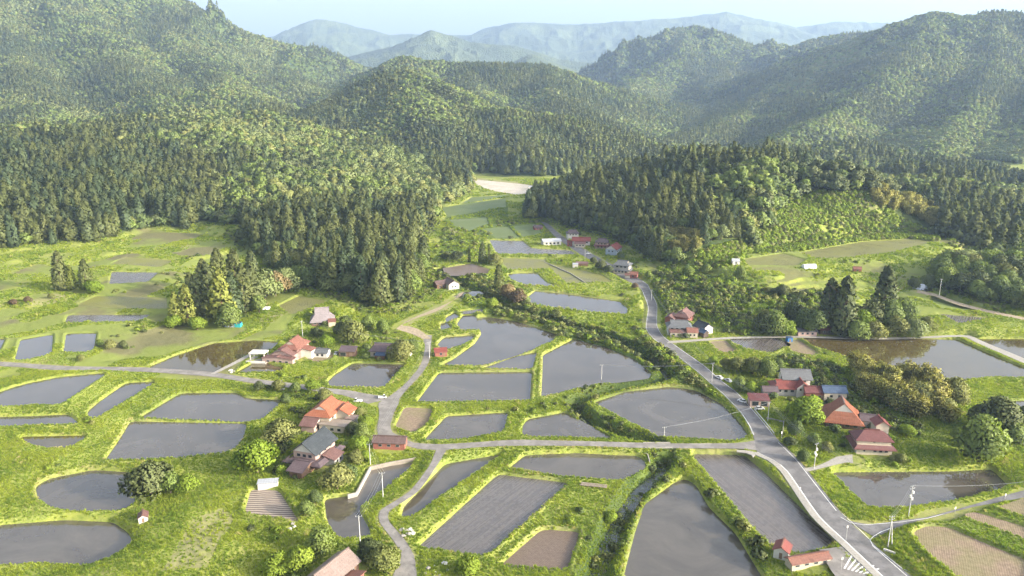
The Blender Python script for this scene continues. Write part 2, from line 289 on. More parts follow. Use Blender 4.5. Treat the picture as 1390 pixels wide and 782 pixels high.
def terrain(x, y, full=False):
    """ground height at world points; with full=True also the surface masks"""
    x = np.asarray(x, float); y = np.asarray(y, float); shp = x.shape; x = x.ravel(); y = y.ravel()
    r = np.hypot(x, y)
    h = np.zeros(x.shape); num = np.zeros(x.shape); den = np.zeros(x.shape)
    for cx, cy, cz in CT:
        d2 = (x-cx)**2+(y-cy)**2; w = 1/(d2+30)**1.6; num += w*cz; den += w
    base = num/den
    # stepped terraces: old paddies following the contours
    tm = np.maximum(sstep(-40, -80, x)*sstep(300, 345, y), sstep(85, 120, x)*sstep(395, 430, y)*.8)*(y < 760)
    wob = base+fbm(x, y, 60, 2, 81)*1.1+fbm(x, y, 17, 2, 83)*.25; stp = 1.8
    fr = wob/stp; fl = np.floor(fr); ft = fr-fl; lift = (fl+sstep(.70, .90, ft)-.5+.10*ft)*stp; bank = sstep(.66, .72, ft)*sstep(.96, .88, ft)
    base = base+(lift-base)*tm
    flat = tm*(1-bank)*np.where(_hash(fl, np.floor(x/38+fl*.37), 5) > .55, 1.0, .0)*sstep(.68, .62, ft)*sstep(.0, .05, ft)
    hillamt = np.zeros(x.shape)
    # near hills
    for H in HILLS:
        fx = [p[0] for p in H['foot']]; fy = [p[1] for p in H['foot']]
        m = (x > min(fx)) & (x < max(fx)) & (y > min(fy)) & (y < max(fy))
        if not m.any(): continue
        X = x[m]; Y = y[m]; sd = poly_sd(X, Y, H['foot']); ins = sd < 0; df = -sd
        bz = base[m]; best = np.zeros(X.shape)
        for ln in H['lines']:
            dc = np.full(X.shape, 1e9); zc = np.zeros(X.shape)
            for i in range(len(ln)-1):
                d, t = seg_dist(X, Y, ln[i], ln[i+1]); z = ln[i][2]+(ln[i+1][2]-ln[i][2])*t
                k = d < dc; dc = np.where(k, d, dc); zc = np.where(k, z, zc)
            zc = zc-16
            f = df/(df+dc+1e-6); f = f**H['pw']; f = f*(1.25-.25*f)
            best = np.maximum(best, np.maximum(zc-bz, 0)*f) if ln is H['lines'][0] else np.maximum(best, np.maximum(zc-bz, 0)*f)
        best = np.where(ins, best, 0)
        best = best+np.where(ins, fbm(X, Y, 45, 3, 41)*np.clip(best*.2, 0, 6)+(ridged(X, Y, 130, 2, 51)-.5)*np.clip(best*.5, 0, 26), 0)
        hillamt[m] = np.maximum(hillamt[m], best)
    far = eval_ridges(x, y)
    fh = np.maximum(far-base-hillamt, 0)*np.where(x > 120, sstep(0, 150, r-930+300*sstep(.30, .50, x/np.maximum(y, 1))), sstep(1020, 1180, r))
    # side mountains may come closer off to the sides
    hillamt = hillamt+fh
    h = base+hillamt
    hill_m = hillamt > 1.2
    near = (r < 1180) & (y > 60)
    idx = np.nonzero(near)[0]
    X = x[idx]; Y = y[idx]; hh = h[idx]
    dirt = np.zeros(X.shape); dry = np.zeros(X.shape); scrub = np.zeros(X.shape)
    # neighbouring field levels pull the banks
    eb = np.exp(.8*base[idx]); num = base[idx]*eb*(1/81.0); den = eb/81.0; dmin = np.full(X.shape, 1e9); lev = np.zeros(X.shape); inn = np.full(X.shape, -1)
    for i, F in enumerate(FP):
        px = np.array(F['poly']); lo = px.min(0)-24; hi = px.max(0)+24
        m = (X > lo[0]) & (X < hi[0]) & (Y > lo[1]) & (Y < hi[1])
        if not m.any(): continue
        sd = poly_sd(X[m], Y[m], F['poly'])
        w = 1/(np.maximum(sd, 0)+.6)**2*sstep(24, 14, sd)*math.exp(.8*F['lev'])
        num[m] += w*(F['lev']+.65); den[m] += w
        k = sd < dmin[m]; s = np.nonzero(m)[0]
        dmin[s[k]] = sd[k]; lev[s[k]] = F['lev']; inn[s[sd < 0]] = i
    tgt = num/den
    ha = hillamt[idx]
    hh = np.where(ha > 0, hh, tgt)
    hh = np.where((ha > 0) & (ha < 6), tgt+ha, hh)
    rough = fbm(X, Y, 2.6, 3, 61)*.22+fbm(X, Y, 14, 2, 71)*.35
    amp = sstep(.8, 3.0, dmin)
    # roads
    rd = np.full(X.shape, 1e9); rz = np.zeros(X.shape)
    for r_ in RD:
        C = r_['C']; W = r_['W']; Z = r_['Z']
        lo = C.min(0)-14; hi = C.max(0)+14
        m = (X > lo[0]) & (X < hi[0]) & (Y > lo[1]) & (Y < hi[1])
        if not m.any(): continue
        s = np.nonzero(m)[0]; xs = X[m]; ys = Y[m]; bd = np.full(xs.shape, 1e9); bz = np.zeros(xs.shape)
        for i in range(len(C)-1):
            d, t = seg_dist(xs, ys, C[i], C[i+1]); d = d-(W[i]+(W[i+1]-W[i])*t)
            z = Z[i]+(Z[i+1]-Z[i])*t; k = d < bd; bd = np.where(k, d, bd); bz = np.where(k, z, bz)
        k = bd < rd[s]; rd[s[k]] = bd[k]; rz[s[k]] = bz[k]
    near_road = rd < 10
    amp = amp*sstep(.6, 2.5, rd)
    hh = hh+rough*amp+.34*np.exp(-((dmin-1.25)/.65)**2)*sstep(.3, 1.2, rd)*(np.hypot(X, Y) < 480)
    # stream
    sdm = np.full(X.shape, 1e9)
    for i in range(len(STREAM)-1):
        d, t = seg_dist(X, Y, STREAM[i], STREAM[i+1]); w = STREAM_W[i]+(STREAM_W[i+1]-STREAM_W[i])*t
        sdm = np.minimum(sdm, d-w*.42)
    st = sstep(4.0, .3, sdm)
    bed = np.minimum(hh-3.2, np.where(Y < 330, -4.6, -2.6))
    hh = hh+(bed-hh)*st
    scrub = np.maximum(scrub, sstep(7, 2.5, sdm))
    f = sstep(3.6, .3, rd)
    hh = np.where(near_road, hh+(rz-.12-hh)*f, hh)
    # fields
    k = dmin < 1e8
    e = np.clip(dmin/.8, 0, 1)
    hh = np.where((dmin > 0) & (dmin < .8), lev+(hh-lev)*(e*e*(3-2*e)), hh)
    hh = np.where(dmin <= 0, lev-.35*np.clip(-dmin/.8, 0, 1), hh)
    dry = sstep(1.2, .2, np.abs(dmin-.7))*sstep(.1, .7, fbm(X, Y, 34, 2, 91)+.15)*.6
    dry = np.maximum(dry, sstep(1.4, .2, rd)*.8*sstep(-.3, .3, fbm(X, Y, 7, 3, 95)))
    h[idx] = hh
    if not full: return h.reshape(shp)
    cols = np.zeros((x.size, 4)); cols[:, 3] = flat
    cols[idx, 0] = dry
    cols[:, 1] = np.clip(np.maximum(sstep(.8, 3.5, hillamt), 0), 0, 1); cols[idx, 1] = np.maximum(cols[idx, 1], scrub)
    bare = np.zeros(x.size)
    cols[:, 2] = bare
    info = dict(dmin=np.full(x.size, 1e9), rd=np.full(x.size, 1e9), sdm=np.full(x.size, 1e9), hill=hillamt)
    info['dmin'][idx] = dmin; info['rd'][idx] = rd; info['sdm'][idx] = sdm
    return h.reshape(shp), cols, info
def ground_at(u, v, it=25):
    """world point where the picture ray first meets the ground"""
    d = ray(u, v); ts = np.concatenate([np.arange(120, 700, 2.5), np.arange(700, 2500, 8)])
    hx = d[0]*ts; hy = d[1]*ts; hz = CAM_H+d[2]*ts
    g = terrain(hx, hy); k = np.nonzero(hz < g)[0]
    if len(k) == 0: return P(u, v, 0)+(0.0,)
    i = k[0]; a, b = ts[max(i-1, 0)], ts[i]
    tt = np.linspace(a, b, 12); g = terrain(d[0]*tt, d[1]*tt); hz = CAM_H+d[2]*tt; j = np.nonzero(hz < g)[0]
    t = tt[j[0]] if len(j) else b
    return (d[0]*t, d[1]*t, float(terrain(np.array([d[0]*t]), np.array([d[1]*t]))[0]))
# ---------------------------------------------------------------- materials
MATS = {}
class NT:
    def __init__(s, name):
        s.m = bpy.data.materials.new(name); s.m.use_nodes = True; s.t = s.m.node_tree; s.t.nodes.clear()
        s.out = s.n('ShaderNodeOutputMaterial'); MATS[name] = s.m
    def n(s, typ, **k):
        nd = s.t.nodes.new(typ)
        for a, b in k.items(): setattr(nd, a, b)
        return nd
    def l(s, a, b): s.t.links.new(a, b)
    def val(s, sock, v):
        if isinstance(v, bpy.types.NodeSocket): s.l(v, sock)
        else:
            if isinstance(v, tuple) and len(v) == 3 and len(sock.default_value) == 4: v = (*v, 1)
            sock.default_value = v
    def coord(s, kind='Object'):
        if kind == 'World': return s.n('ShaderNodeNewGeometry').outputs['Position']
        return s.n('ShaderNodeTexCoord').outputs[kind]
    def noise(s, vec, scale, detail=4, rough=.55, dist=0):
        nd = s.n('ShaderNodeTexNoise'); s.l(vec, nd.inputs['Vector']); nd.inputs['Scale'].default_value = scale
        nd.inputs['Detail'].default_value = detail; nd.inputs['Roughness'].default_value = rough; nd.inputs['Distortion'].default_value = dist
        return nd.outputs['Fac']
    def voro(s, vec, scale, out='Distance', rand=1):
        nd = s.n('ShaderNodeTexVoronoi'); s.l(vec, nd.inputs['Vector']); nd.inputs['Scale'].default_value = scale; nd.inputs['Randomness'].default_value = rand
        return nd.outputs[out]
    def wave(s, vec, scale, dist=0, direction='X', dscale=1):
        nd = s.n('ShaderNodeTexWave', bands_direction=direction); s.l(vec, nd.inputs['Vector']); nd.inputs['Scale'].default_value = scale; nd.inputs['Distortion'].default_value = dist; nd.inputs['Detail Scale'].default_value = dscale
        return nd.outputs['Fac']
    def ramp(s, fac, stops):
        nd = s.n('ShaderNodeValToRGB'); s.l(fac, nd.inputs['Fac']); el = nd.color_ramp.elements
        while len(el) < len(stops): el.new(.5)
        for e, (p, c) in zip(el, stops): e.position = p; e.color = (*c, 1) if isinstance(c, tuple) else (c, c, c, 1)
        return nd.outputs['Color']
    def mix(s, f, a, b, mode='MIX'):
        nd = s.n('ShaderNodeMix', data_type='RGBA', blend_type=mode)
        s.val(nd.inputs[0], f); s.val(nd.inputs[6], a); s.val(nd.inputs[7], b); return nd.outputs[2]
    def math(s, op, a, b=0.0, c=0.0):
        nd = s.n('ShaderNodeMath', operation=op); s.val(nd.inputs[0], a); s.val(nd.inputs[1], b); s.val(nd.inputs[2], c); return nd.outputs[0]
    def bump(s, h, st=.5, d=.1, nrm=None):
        nd = s.n('ShaderNodeBump'); s.l(h, nd.inputs['Height']); nd.inputs['Strength'].default_value = st; nd.inputs['Distance'].default_value = d
        if nrm: s.l(nrm, nd.inputs['Normal'])
        return nd.outputs['Normal']
    def sep(s, c):
        nd = s.n('ShaderNodeSeparateColor'); s.l(c, nd.inputs[0]); return nd.outputs
    def bsdf(s, col, rough=.8, spec=.3, nrm=None, metal=0, **k):
        b = s.n('ShaderNodeBsdfPrincipled'); s.val(b.inputs['Base Color'], col); s.val(b.inputs['Roughness'], rough)
        s.val(b.inputs['Specular IOR Level'], spec); b.inputs['Metallic'].default_value = metal
        if nrm: s.l(nrm, b.inputs['Normal'])
        for a, v in k.items(): s.val(b.inputs[a], v)
        s.b = b; s.l(b.outputs[0], s.out.inputs['Surface']); return b
def simple(name, col, rough=.7, var=.15, scale=3, bump=0, metal=0, spec=.3):
    t = NT(name); p = t.coord(); n = t.noise(p, scale, 5)
    c = t.mix(t.ramp(n, [(.3, 0.0), (.7, 1.0)]), tuple(x*(1-var) for x in col), tuple(min(1, x*(1+var)) for x in col))
    nn = t.bump(t.noise(p, scale*4, 3), .4, bump) if bump else None
    t.bsdf(c, rough, spec, nn, metal); return t.m
def mat_ground():
    t = NT('ground'); p = t.coord('World')
    at = t.n('ShaderNodeAttribute', attribute_name='surf'); s = t.sep(at.outputs['Color'])
    n1 = t.noise(p, .035, 4); n2 = t.noise(p, .35, 5, .65); n3 = t.noise(p, 1.9, 5, .7)
    g = t.mix(t.ramp(n1, [(.38, 0.0), (.62, 1.0)]), (.25, .30, .040), (.32, .345, .060))
    g = t.mix(t.ramp(t.noise(p, .028, 4, .6), [(.50, 0.0), (.62, .75)]), g, (.13, .19, .035))
    g = t.mix(t.ramp(n2, [(.38, 0.0), (.68, 1.0)]), g, (.135, .19, .035))
    g = t.mix(t.ramp(n3, [(.42, 0.0), (.75, .75)]), g, (.35, .33, .13))
    g = t.mix(t.ramp(t.noise(p, .11, 5, .6), [(.56, 0.0), (.68, .7)]), g, (.24, .235, .08))
    dry = t.mix(n3, (.25, .25, .10), (.32, .295, .15))
    f = t.math('MULTIPLY', s[0], t.ramp(t.noise(p, .5, 4), [(.3, .25), (.6, 1.0)])); g = t.mix(f, g, dry)
    fl = t.mix(t.ramp(t.noise(p, .02, 3), [(.4, 0.0), (.6, 1.0)]), (.045, .07, .02), (.075, .10, .03))
    cell = t.voro(p, .075, 'Distance'); cc = t.voro(p, .075, 'Color')
    fl2 = t.mix(t.sep(cc)[0], (.07, .095, .05), (.13, .155, .08))
    fl2 = t.mix(t.ramp(t.noise(p, .0035, 4), [(.42, 0.0), (.58, .7)]), fl2, (.05, .07, .05))
    # beyond the single trees the hillside itself is canopy
    ln = t.n('ShaderNodeVectorMath', operation='LENGTH'); t.l(p, ln.inputs[0])
    farm = t.ramp(t.math('DIVIDE', ln.outputs['Value'], 10000.0), [(.42, 0.0), (.50, 1.0)])
    fl = t.mix(farm, fl, fl2)
    g = t.mix(s[1], g, fl)
    scrub_shade = t.mix(n2, (.06, .10, .025), (.15, .19, .045)); g = t.mix(s[2], g, scrub_shade)
    pad = t.mix(n2, (.155, .205, .045), (.24, .27, .07)); pad = t.mix(t.ramp(t.noise(p, .022, 3), [(.50, 0.0), (.60, 1.0)]), pad, (.155, .145, .075))
    g = t.mix(t.math('MULTIPLY', at.outputs['Alpha'], .9), g, pad)
    hh = t.math('ADD', t.math('MULTIPLY', n2, .35), t.math('MULTIPLY', n3, .22))
    nn = t.bump(hh, .9, 1.0)
    cell2 = t.ramp(cell, [(0.0, 1.0), (.7, 0.0)])
    hb = t.math('MULTIPLY', t.math('MULTIPLY', cell2, farm), 9.0)
    nn = t.bump(hb, .8, 1.0, nn)
    t.bsdf(g, .95, .12, nn); return t.m
def mat_water(name, col, mud=0.0, rough=.06, rows=0.0, mudcol=(.16, .135, .115)):
    t = NT(name); p = t.coord('World')
    n = t.ramp(t.noise(p, .045, 5, .65, 1.5), [(.30, 0.0), (.70, 1.0)]); c = t.mix(n, tuple(x*.6 for x in col), tuple(x*1.1 for x in col))
    c = t.mix(t.math('MULTIPLY', t.ramp(t.noise(p, .5, 5, .7), [(.5, 0.0), (.75, 1.0)]), .10), c, tuple(x*1.5 for x in col))
    w = t.noise(p, .9, 4, .6); rp = t.bump(t.noise(p, 2.2, 3, .6), .05, .02)
    ro = t.math('ADD', t.math('MULTIPLY', t.ramp(t.noise(p, .05, 4, .6), [(.45, 0.0), (.7, 1.0)]), .05), rough)
    if rows:
        a = t.n('ShaderNodeVectorRotate', rotation_type='Z_AXIS'); t.l(p, a.inputs['Vector']); a.inputs['Angle'].default_value = rows
        sc_ = t.n('ShaderNodeVectorMath', operation='MULTIPLY'); t.l(a.outputs[0], sc_.inputs[0]); sc_.inputs[1].default_value = (1.0, .03, 1); wv = t.noise(sc_.outputs[0], 1.6, 3, .6)
        f = t.ramp(t.math('ADD', t.math('MULTIPLY', wv, .75), t.math('MULTIPLY', w, .42)), [(.35, 0.0), (.85, 1.0)])
        c = t.mix(f, c, mudcol); ro = t.math('ADD', ro, t.math('MULTIPLY', f, .45))
        rp = t.bump(wv, .35, .06, rp)
    elif mud:
        f = t.ramp(w, [(.45, 0.0), (.7, mud)]); c = t.mix(f, c, mudcol); ro = t.math('ADD', ro, t.math('MULTIPLY', f, .5))
    t.bsdf(c, ro, .5, rp, IOR=1.95); return t.m
def mat_soil(name, a, b, ang=.4, sc=.45, green=0.0, wet=0.0, rowf=.14):
    t = NT(name); p = t.coord('World')
    v = t.n('ShaderNodeVectorRotate', rotation_type='Z_AXIS'); t.l(p, v.inputs['Vector']); v.inputs['Angle'].default_value = ang
    wv = t.wave(v.outputs[0], sc, 2.5, 'X', .6); n = t.noise(p, .8, 6, .75); n2 = t.noise(p, .09, 3)
    f = t.math('ADD', t.math('MULTIPLY', wv, rowf), t.math('MULTIPLY', n, 1-rowf)); c = t.mix(t.ramp(f, [(.3, 0.0), (.7, 1.0)]), a, b)
    if green: c = t.mix(t.ramp(n2, [(.42, 0.0), (.6, green)]), c, (.16, .19, .045))
    t.bsdf(c, .9 if not wet else .35, .25, t.bump(f, .9, .25)); return t.m
def mat_planted(name, g, w, f0=.45):
    t = NT(name); p = t.coord('World'); n = t.noise(p, 1.2, 5, .7); n2 = t.noise(p, .05, 3)
    wv = t.wave(p, .5, .8, 'X'); f = t.ramp(t.math('ADD', t.math('ADD', t.math('MULTIPLY', n, .6), t.math('MULTIPLY', wv, .15)), t.math('MULTIPLY', n2, .5)), [(f0, 0.0), (f0+.28, 1.0)])
    c = t.mix(f, w, g); ro = t.math('ADD', t.math('MULTIPLY', f, .6), .15)
    t.bsdf(c, ro, .4, t.bump(n, .6, .15)); return t.m
def mat_asphalt(name, c0, c1):
    t = NT(name); p = t.coord('World'); n = t.noise(p, 6, 5, .7); n2 = t.noise(p, .25, 4, .6)
    c = t.mix(n, c0, c1); c = t.mix(t.ramp(n2, [(.42, 0.0), (.62, .6)]), c, tuple(x*1.45 for x in c1)); c = t.mix(t.ramp(t.noise(p, .9, 5, .7), [(.56, 0.0), (.66, .5)]), c, tuple(x*.6 for x in c0))
    ck = t.voro(p, .35, 'Distance'); c = t.mix(t.ramp(t.noise(p, .8, 6, .8), [(.66, 0.0), (.7, .4)]), c, tuple(x*.5 for x in c0))
    t.bsdf(c, .85, .3, t.bump(n, .4, .02)); return t.m
def mat_leaf(name, c1, c2, c3=None, trans=.25, patch=.012, hue=True):
    """foliage: the tint varies from plant to plant and, softly, over the hillside"""
    t = NT(name); oi = t.n('ShaderNodeObjectInfo'); rnd = oi.outputs['Random']; loc = oi.outputs['Location']
    c = t.mix(rnd, c1, c2)
    if c3:
        nz = t.noise(loc, patch, 3, .6); f = t.ramp(t.math('ADD', t.math('MULTIPLY', nz, .75), t.math('MULTIPLY', rnd, .25)), [(.47, 0.0), (.60, 1.0)]); c = t.mix(f, c, c3)
    n = t.noise(t.coord('Object'), 1.7, 3, .7); c = t.mix(t.ramp(n, [(.35, 0.0), (.7, .55)]), c, t.mix(1.0, c, (1.4, 1.35, 1.1), 'MULTIPLY'))
    b = t.bsdf(c, .65, .25)
    tr = t.n('ShaderNodeBsdfTranslucent'); t.l(t.mix(1.0, c, (1.3, 1.4, .7), 'MULTIPLY'), tr.inputs['Color'])
    mx = t.n('ShaderNodeMixShader'); mx.inputs[0].default_value = trans; t.l(b.outputs[0], mx.inputs[1]); t.l(tr.outputs[0], mx.inputs[2]); t.l(mx.outputs[0], t.out.inputs['Surface'])
    return t.m
def mat_tiles(name, col, scale=3.2, rough=.5, var=.3, axis='X'):
    t = NT(name); p = t.coord('Object')
    wx = t.wave(p, scale*.5, 0, 'X'); wy = t.wave(p, scale*.5, 0, 'Y'); wz = t.wave(p, scale*.55, 0, 'Z')
    n = t.noise(p, 1.3, 6, .7); n2 = t.noise(p, 7, 2)
    c = t.mix(t.ramp(n, [(.3, 0.0), (.72, 1.0)]), tuple(x*(1-var) for x in col), tuple(min(1, x*(1+var)) for x in col))
    c = t.mix(t.ramp(n2, [(.45, 0.0), (.8, .5)]), c, tuple(x*.55 for x in col))
    wb = t.wave(p, .36, .3, 'X'); wc = t.wave(p, .36, .3, 'Y'); c = t.mix(t.math('MULTIPLY', t.math('MULTIPLY', wb, wc), .38), c, tuple(x*.45 for x in col))
    c = t.mix(t.ramp(t.noise(p, .5, 5, .7), [(.48, 0.0), (.72, .45)]), c, tuple(min(1, x*1.25+.05) for x in col))
    h = t.math('ADD', t.math('MULTIPLY', wx, .5), t.math('ADD', t.math('MULTIPLY', wz, .7), t.math('MULTIPLY', wy, .5)))
    c = t.mix(t.ramp(wz, [(0.0, .45), (.25, 0.0)]), c, tuple(x*.6 for x in col))
    t.bsdf(c, rough, .4, t.bump(h, .7, .08)); return t.m
G_ = mat_ground()
W_ = {
 'water': mat_water('paddy_water', (.102, .089, .072), .0, .012),
 'brownwater': mat_water('brown_water', (.095, .072, .028), .3, .012, 0, (.11, .095, .04)),
 'mudwater': mat_water('planted_water', (.085, .076, .070), 0, .06, .62, (.15, .13, .115)),
 'mudwater2': mat_water('planted_water_b', (.090, .078, .070), 0, .06, -.35, (.16, .135, .118)),
 'mud': mat_soil('wet_mud', (.115, .085, .065), (.19, .145, .115), .6, .5, 0, 1),
 'dirt': mat_soil('tilled_soil', (.15, .11, .075), (.33, .25, .18), .45, .5, .3),
 'garden': mat_soil('garden_soil', (.13, .105, .085), (.38, .32, .27), 1.62, .26, rowf=.55),
 'planted': mat_planted('young_rice', (.20, .205, .045), (.12, .105, .055)),
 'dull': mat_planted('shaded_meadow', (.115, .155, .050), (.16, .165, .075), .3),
 'gravel': mat_soil('pale_gravel', (.36, .30, .24), (.66, .62, .56), .3, .1, .25),
 'green': mat_planted('rough_grass', (.19, .24, .05), (.26, .25, .10), .25),
 'bright': mat_planted('bright_grass', (.30, .36, .035), (.25, .29, .05), .2),
}
M_asph = mat_asphalt('asphalt', (.115, .112, .112), (.165, .16, .16)); M_asph2 = mat_asphalt('worn_asphalt', (.16, .15, .14), (.22, .205, .19))
M_conc = simple('concrete', (.33, .31, .275), .85, .2, 1.2, .03); M_dirt = simple('dirt_track', (.33, .27, .19), .95, .3, .8, .1)
M_white = simple('road_paint', (.75, .75, .73), .6, .12, 2)
RMAT = dict(asphalt=M_asph, asphalt2=M_asph2, concrete=M_conc, dirtroad=M_dirt)
# ---------------------------------------------------------------- object helpers
def tag(o, label=None, cat=None, group=None, kind=None):
    if label: o['label'] = label
    if cat: o['category'] = cat
    if group: o['group'] = group
    if kind: o['kind'] = kind
    return o
def mesh_np(name, V, F, mat=None, smooth=False):
    V = np.asarray(V, np.float32); F = np.asarray(F, np.int32); me = bpy.data.meshes.new(name); k = F.shape[1]
    me.vertices.add(len(V)); me.vertices.foreach_set('co', V.ravel()); me.loops.add(F.size); me.loops.foreach_set('vertex_index', F.ravel())
    me.polygons.add(len(F)); me.polygons.foreach_set('loop_start', np.arange(0, F.size, k, dtype=np.int32)); me.polygons.foreach_set('loop_total', np.full(len(F), k, np.int32))
    if smooth: me.polygons.foreach_set('use_smooth', np.ones(len(F), bool))
    me.update(calc_edges=True)
    if mat: me.materials.append(mat)
    return me
def link(name, me, parent=None, loc=None, rz=None):
    o = bpy.data.objects.new(name, me); COL.objects.link(o)
    if parent: o.parent = parent
    if loc is not None: o.location = loc
    if rz is not None: o.rotation_euler = (0, 0, rz)
    return o
def struct(name, me): return tag(link(name, me), kind='structure')
def ribbon(name, L, Rr, Z, mat, dz=0.0, thick=0.0):
    n = len(Z); V = []; F = []
    for i in range(n):
        V += [(*L[i], Z[i]+dz), (*Rr[i], Z[i]+dz)]
    F = [(2*i, 2*i+1, 2*i+3, 2*i+2) for i in range(n-1)]
    if thick:
        b = len(V)
        for i in range(n): V += [(*L[i], Z[i]+dz-thick), (*Rr[i], Z[i]+dz-thick)]
        for i in range(n-1):
            F += [(2*i, 2*i+2, b+2*i+2, b+2*i), (2*i+1, b+2*i+1, b+2*i+3, 2*i+3)]
        F += [(0, b, b+1, 1), (2*n-2, 2*n-1, b+2*n-1, b+2*n-2)]
    me = bpy.data.meshes.new(name); me.from_pydata(V, [], F); me.materials.append(mat); me.update()
    # face up
    if me.polygons[0].normal.z < 0: me.flip_normals()
    return struct(name, me)
# ---------------------------------------------------------------- the ground sheet
def build_ground():
    rr = [8, 40, 80, 115, 140]; r = 155.0
    while r < 14500:
        rr.append(r)
        dr = min(r*r/130000*1.5, r*.0032) if r < 1300 else r*.0065
        if r < 185: dr = 4
        r += dr
    rr = np.array(rr)
    aa = np.concatenate([np.linspace(-80, -42, 24)[:-1], np.linspace(-42, 42, 1080), np.linspace(42, 80, 24)[1:]])*math.pi/180
    A, Rr = np.meshgrid(aa, rr); X = Rr*np.sin(A); Y = Rr*np.cos(A)
    h, cols, info = terrain(X, Y, True)
    # scrubby banks and slopes that are neither mown grass nor forest, plus painted far-valley shade
    U, V_ = proj(X, Y, h)
    u = U.ravel(); v = V_.ravel()
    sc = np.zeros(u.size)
    for pz in SCRUB_SHADE_PX: sc = np.maximum(sc, inside(u, v, pz).astype(float))
    clear = np.zeros(u.size)
    for pz in CLEAR_PX: clear = np.maximum(clear, inside(u, v, pz).astype(float))
    clear = clear*(Rr.ravel() < 1400)
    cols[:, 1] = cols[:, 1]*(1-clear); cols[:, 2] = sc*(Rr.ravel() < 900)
    bare = np.zeros(u.size)
    for pz in BARE_PX: bare = np.maximum(bare, inside(u, v, pz).astype(float))
    cols[:, 0] = np.maximum(cols[:, 0], bare); cols[:, 1] *= (1-bare); cols[:, 2] *= (1-bare)
    nr, na = X.shape; i, j = np.meshgrid(np.arange(nr-1), np.arange(na-1), indexing='ij')
    a = (i*na+j).ravel(); F = np.stack([a, a+1, a+na+1, a+na], 1)
    VV = np.stack([X.ravel(), Y.ravel(), h.ravel()], 1)
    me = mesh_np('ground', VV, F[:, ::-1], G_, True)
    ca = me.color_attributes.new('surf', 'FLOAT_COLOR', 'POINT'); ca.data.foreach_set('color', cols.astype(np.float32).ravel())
    if me.polygons[len(F)//2].normal.z < 0: me.flip_normals()
    struct('ground', me)
    return rr, aa, h
SCRUB_SHADE_PX = [[(598,330),(606,290),(645,268),(690,266),(690,300),(740,304),(755,322),(660,324),(640,345),(590,350)],[(893,370),(960,372),(1010,385),(1060,395),(1130,400),(1130,452),(1000,455),(968,440),(930,420),(898,425),(885,395)],  # first outline: darker green paints the hill's shade on the far valley floor
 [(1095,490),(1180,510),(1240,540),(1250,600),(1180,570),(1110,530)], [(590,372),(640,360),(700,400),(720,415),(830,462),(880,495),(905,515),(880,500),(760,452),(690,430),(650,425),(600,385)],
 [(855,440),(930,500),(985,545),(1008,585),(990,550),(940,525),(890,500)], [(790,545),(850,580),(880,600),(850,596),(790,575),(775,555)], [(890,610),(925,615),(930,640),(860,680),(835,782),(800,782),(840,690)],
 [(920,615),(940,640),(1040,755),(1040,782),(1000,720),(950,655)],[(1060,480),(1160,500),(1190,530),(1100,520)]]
CLEAR_PX = [[(1010,345),(1040,300),(1090,262),(1140,258),(1180,262),(1225,300),(1275,318),(1275,326),(1100,340)], [(890,370),(930,345),(1010,325),(1010,350),(950,375)],[(640,243),(742,246),(742,262),(640,268)], [(560,340),(600,340),(600,370),(560,372)],[(270,305),(325,305),(335,340),(275,325)]]
BARE_PX = [[(636,240),(665,243),(700,247),(735,252),(748,258),(730,266),(690,262),(650,255)], [(600,312),(622,308),(632,316),(610,322)],[(250,330),(262,330),(255,345),(240,345)],[(60,398),(100,400),(80,412),(30,416)], [(355,428),(385,426),(380,438),(350,440)],
  [(262,705),(300,690),(320,700),(280,770),(220,775)]]
def build_fields():
    for F in FP:
        kind = F['kind']; c = F['c']; m = W_[kind]
        if kind == 'water' and F['lev'] in (2.6, 2.4, 2.0) and (c[0] < -60 or c[0] > 120): m = W_['brownwater']
        if kind == 'mudwater' and c[0] > 50 and c[1] < 300: m = W_['mudwater2']
        poly = F['poly']; n = len(poly)
        # outset a little: the bank cuts the waterline
        A = sum(poly[i][0]*poly[(i+1) % n][1]-poly[(i+1) % n][0]*poly[i][1] for i in range(n)); sg = 1 if A > 0 else -1
        V = []
        for i in range(n):
            a = poly[i-1]; b = poly[i]; d = poly[(i+1) % n]
            tx, ty = d[0]-a[0], d[1]-a[1]; L = math.hypot(tx, ty)+1e-9; e = .45 if c[1] < 400 else .9
            V.append((b[0]+sg*ty/L*e, b[1]-sg*tx/L*e, F['lev']+.03))
        from mathutils.geometry import tessellate_polygon
        tr = tessellate_polygon([[Vector((p[0], p[1], 0)) for p in V]])
        nm = {'water': 'paddy_water', 'mudwater': 'paddy_water', 'mud': 'paddy_mud', 'planted': 'paddy_field', 'dirt': 'tilled_field', 'garden': 'garden_bed', 'gravel': 'gravel_ground', 'dull': 'meadow', 'green': 'meadow', 'bright': 'meadow'}[kind]
        me = bpy.data.meshes.new(nm); me.from_pydata(V, [], [t if sg > 0 else t[::-1] for t in tr]); me.materials.append(m); me.update()
        if me.polygons[0].normal.z < 0: me.flip_normals()
        struct(nm, me)
def offset_line(L, Rr, t0, t1):
    return L+(Rr-L)*t0, L+(Rr-L)*t1
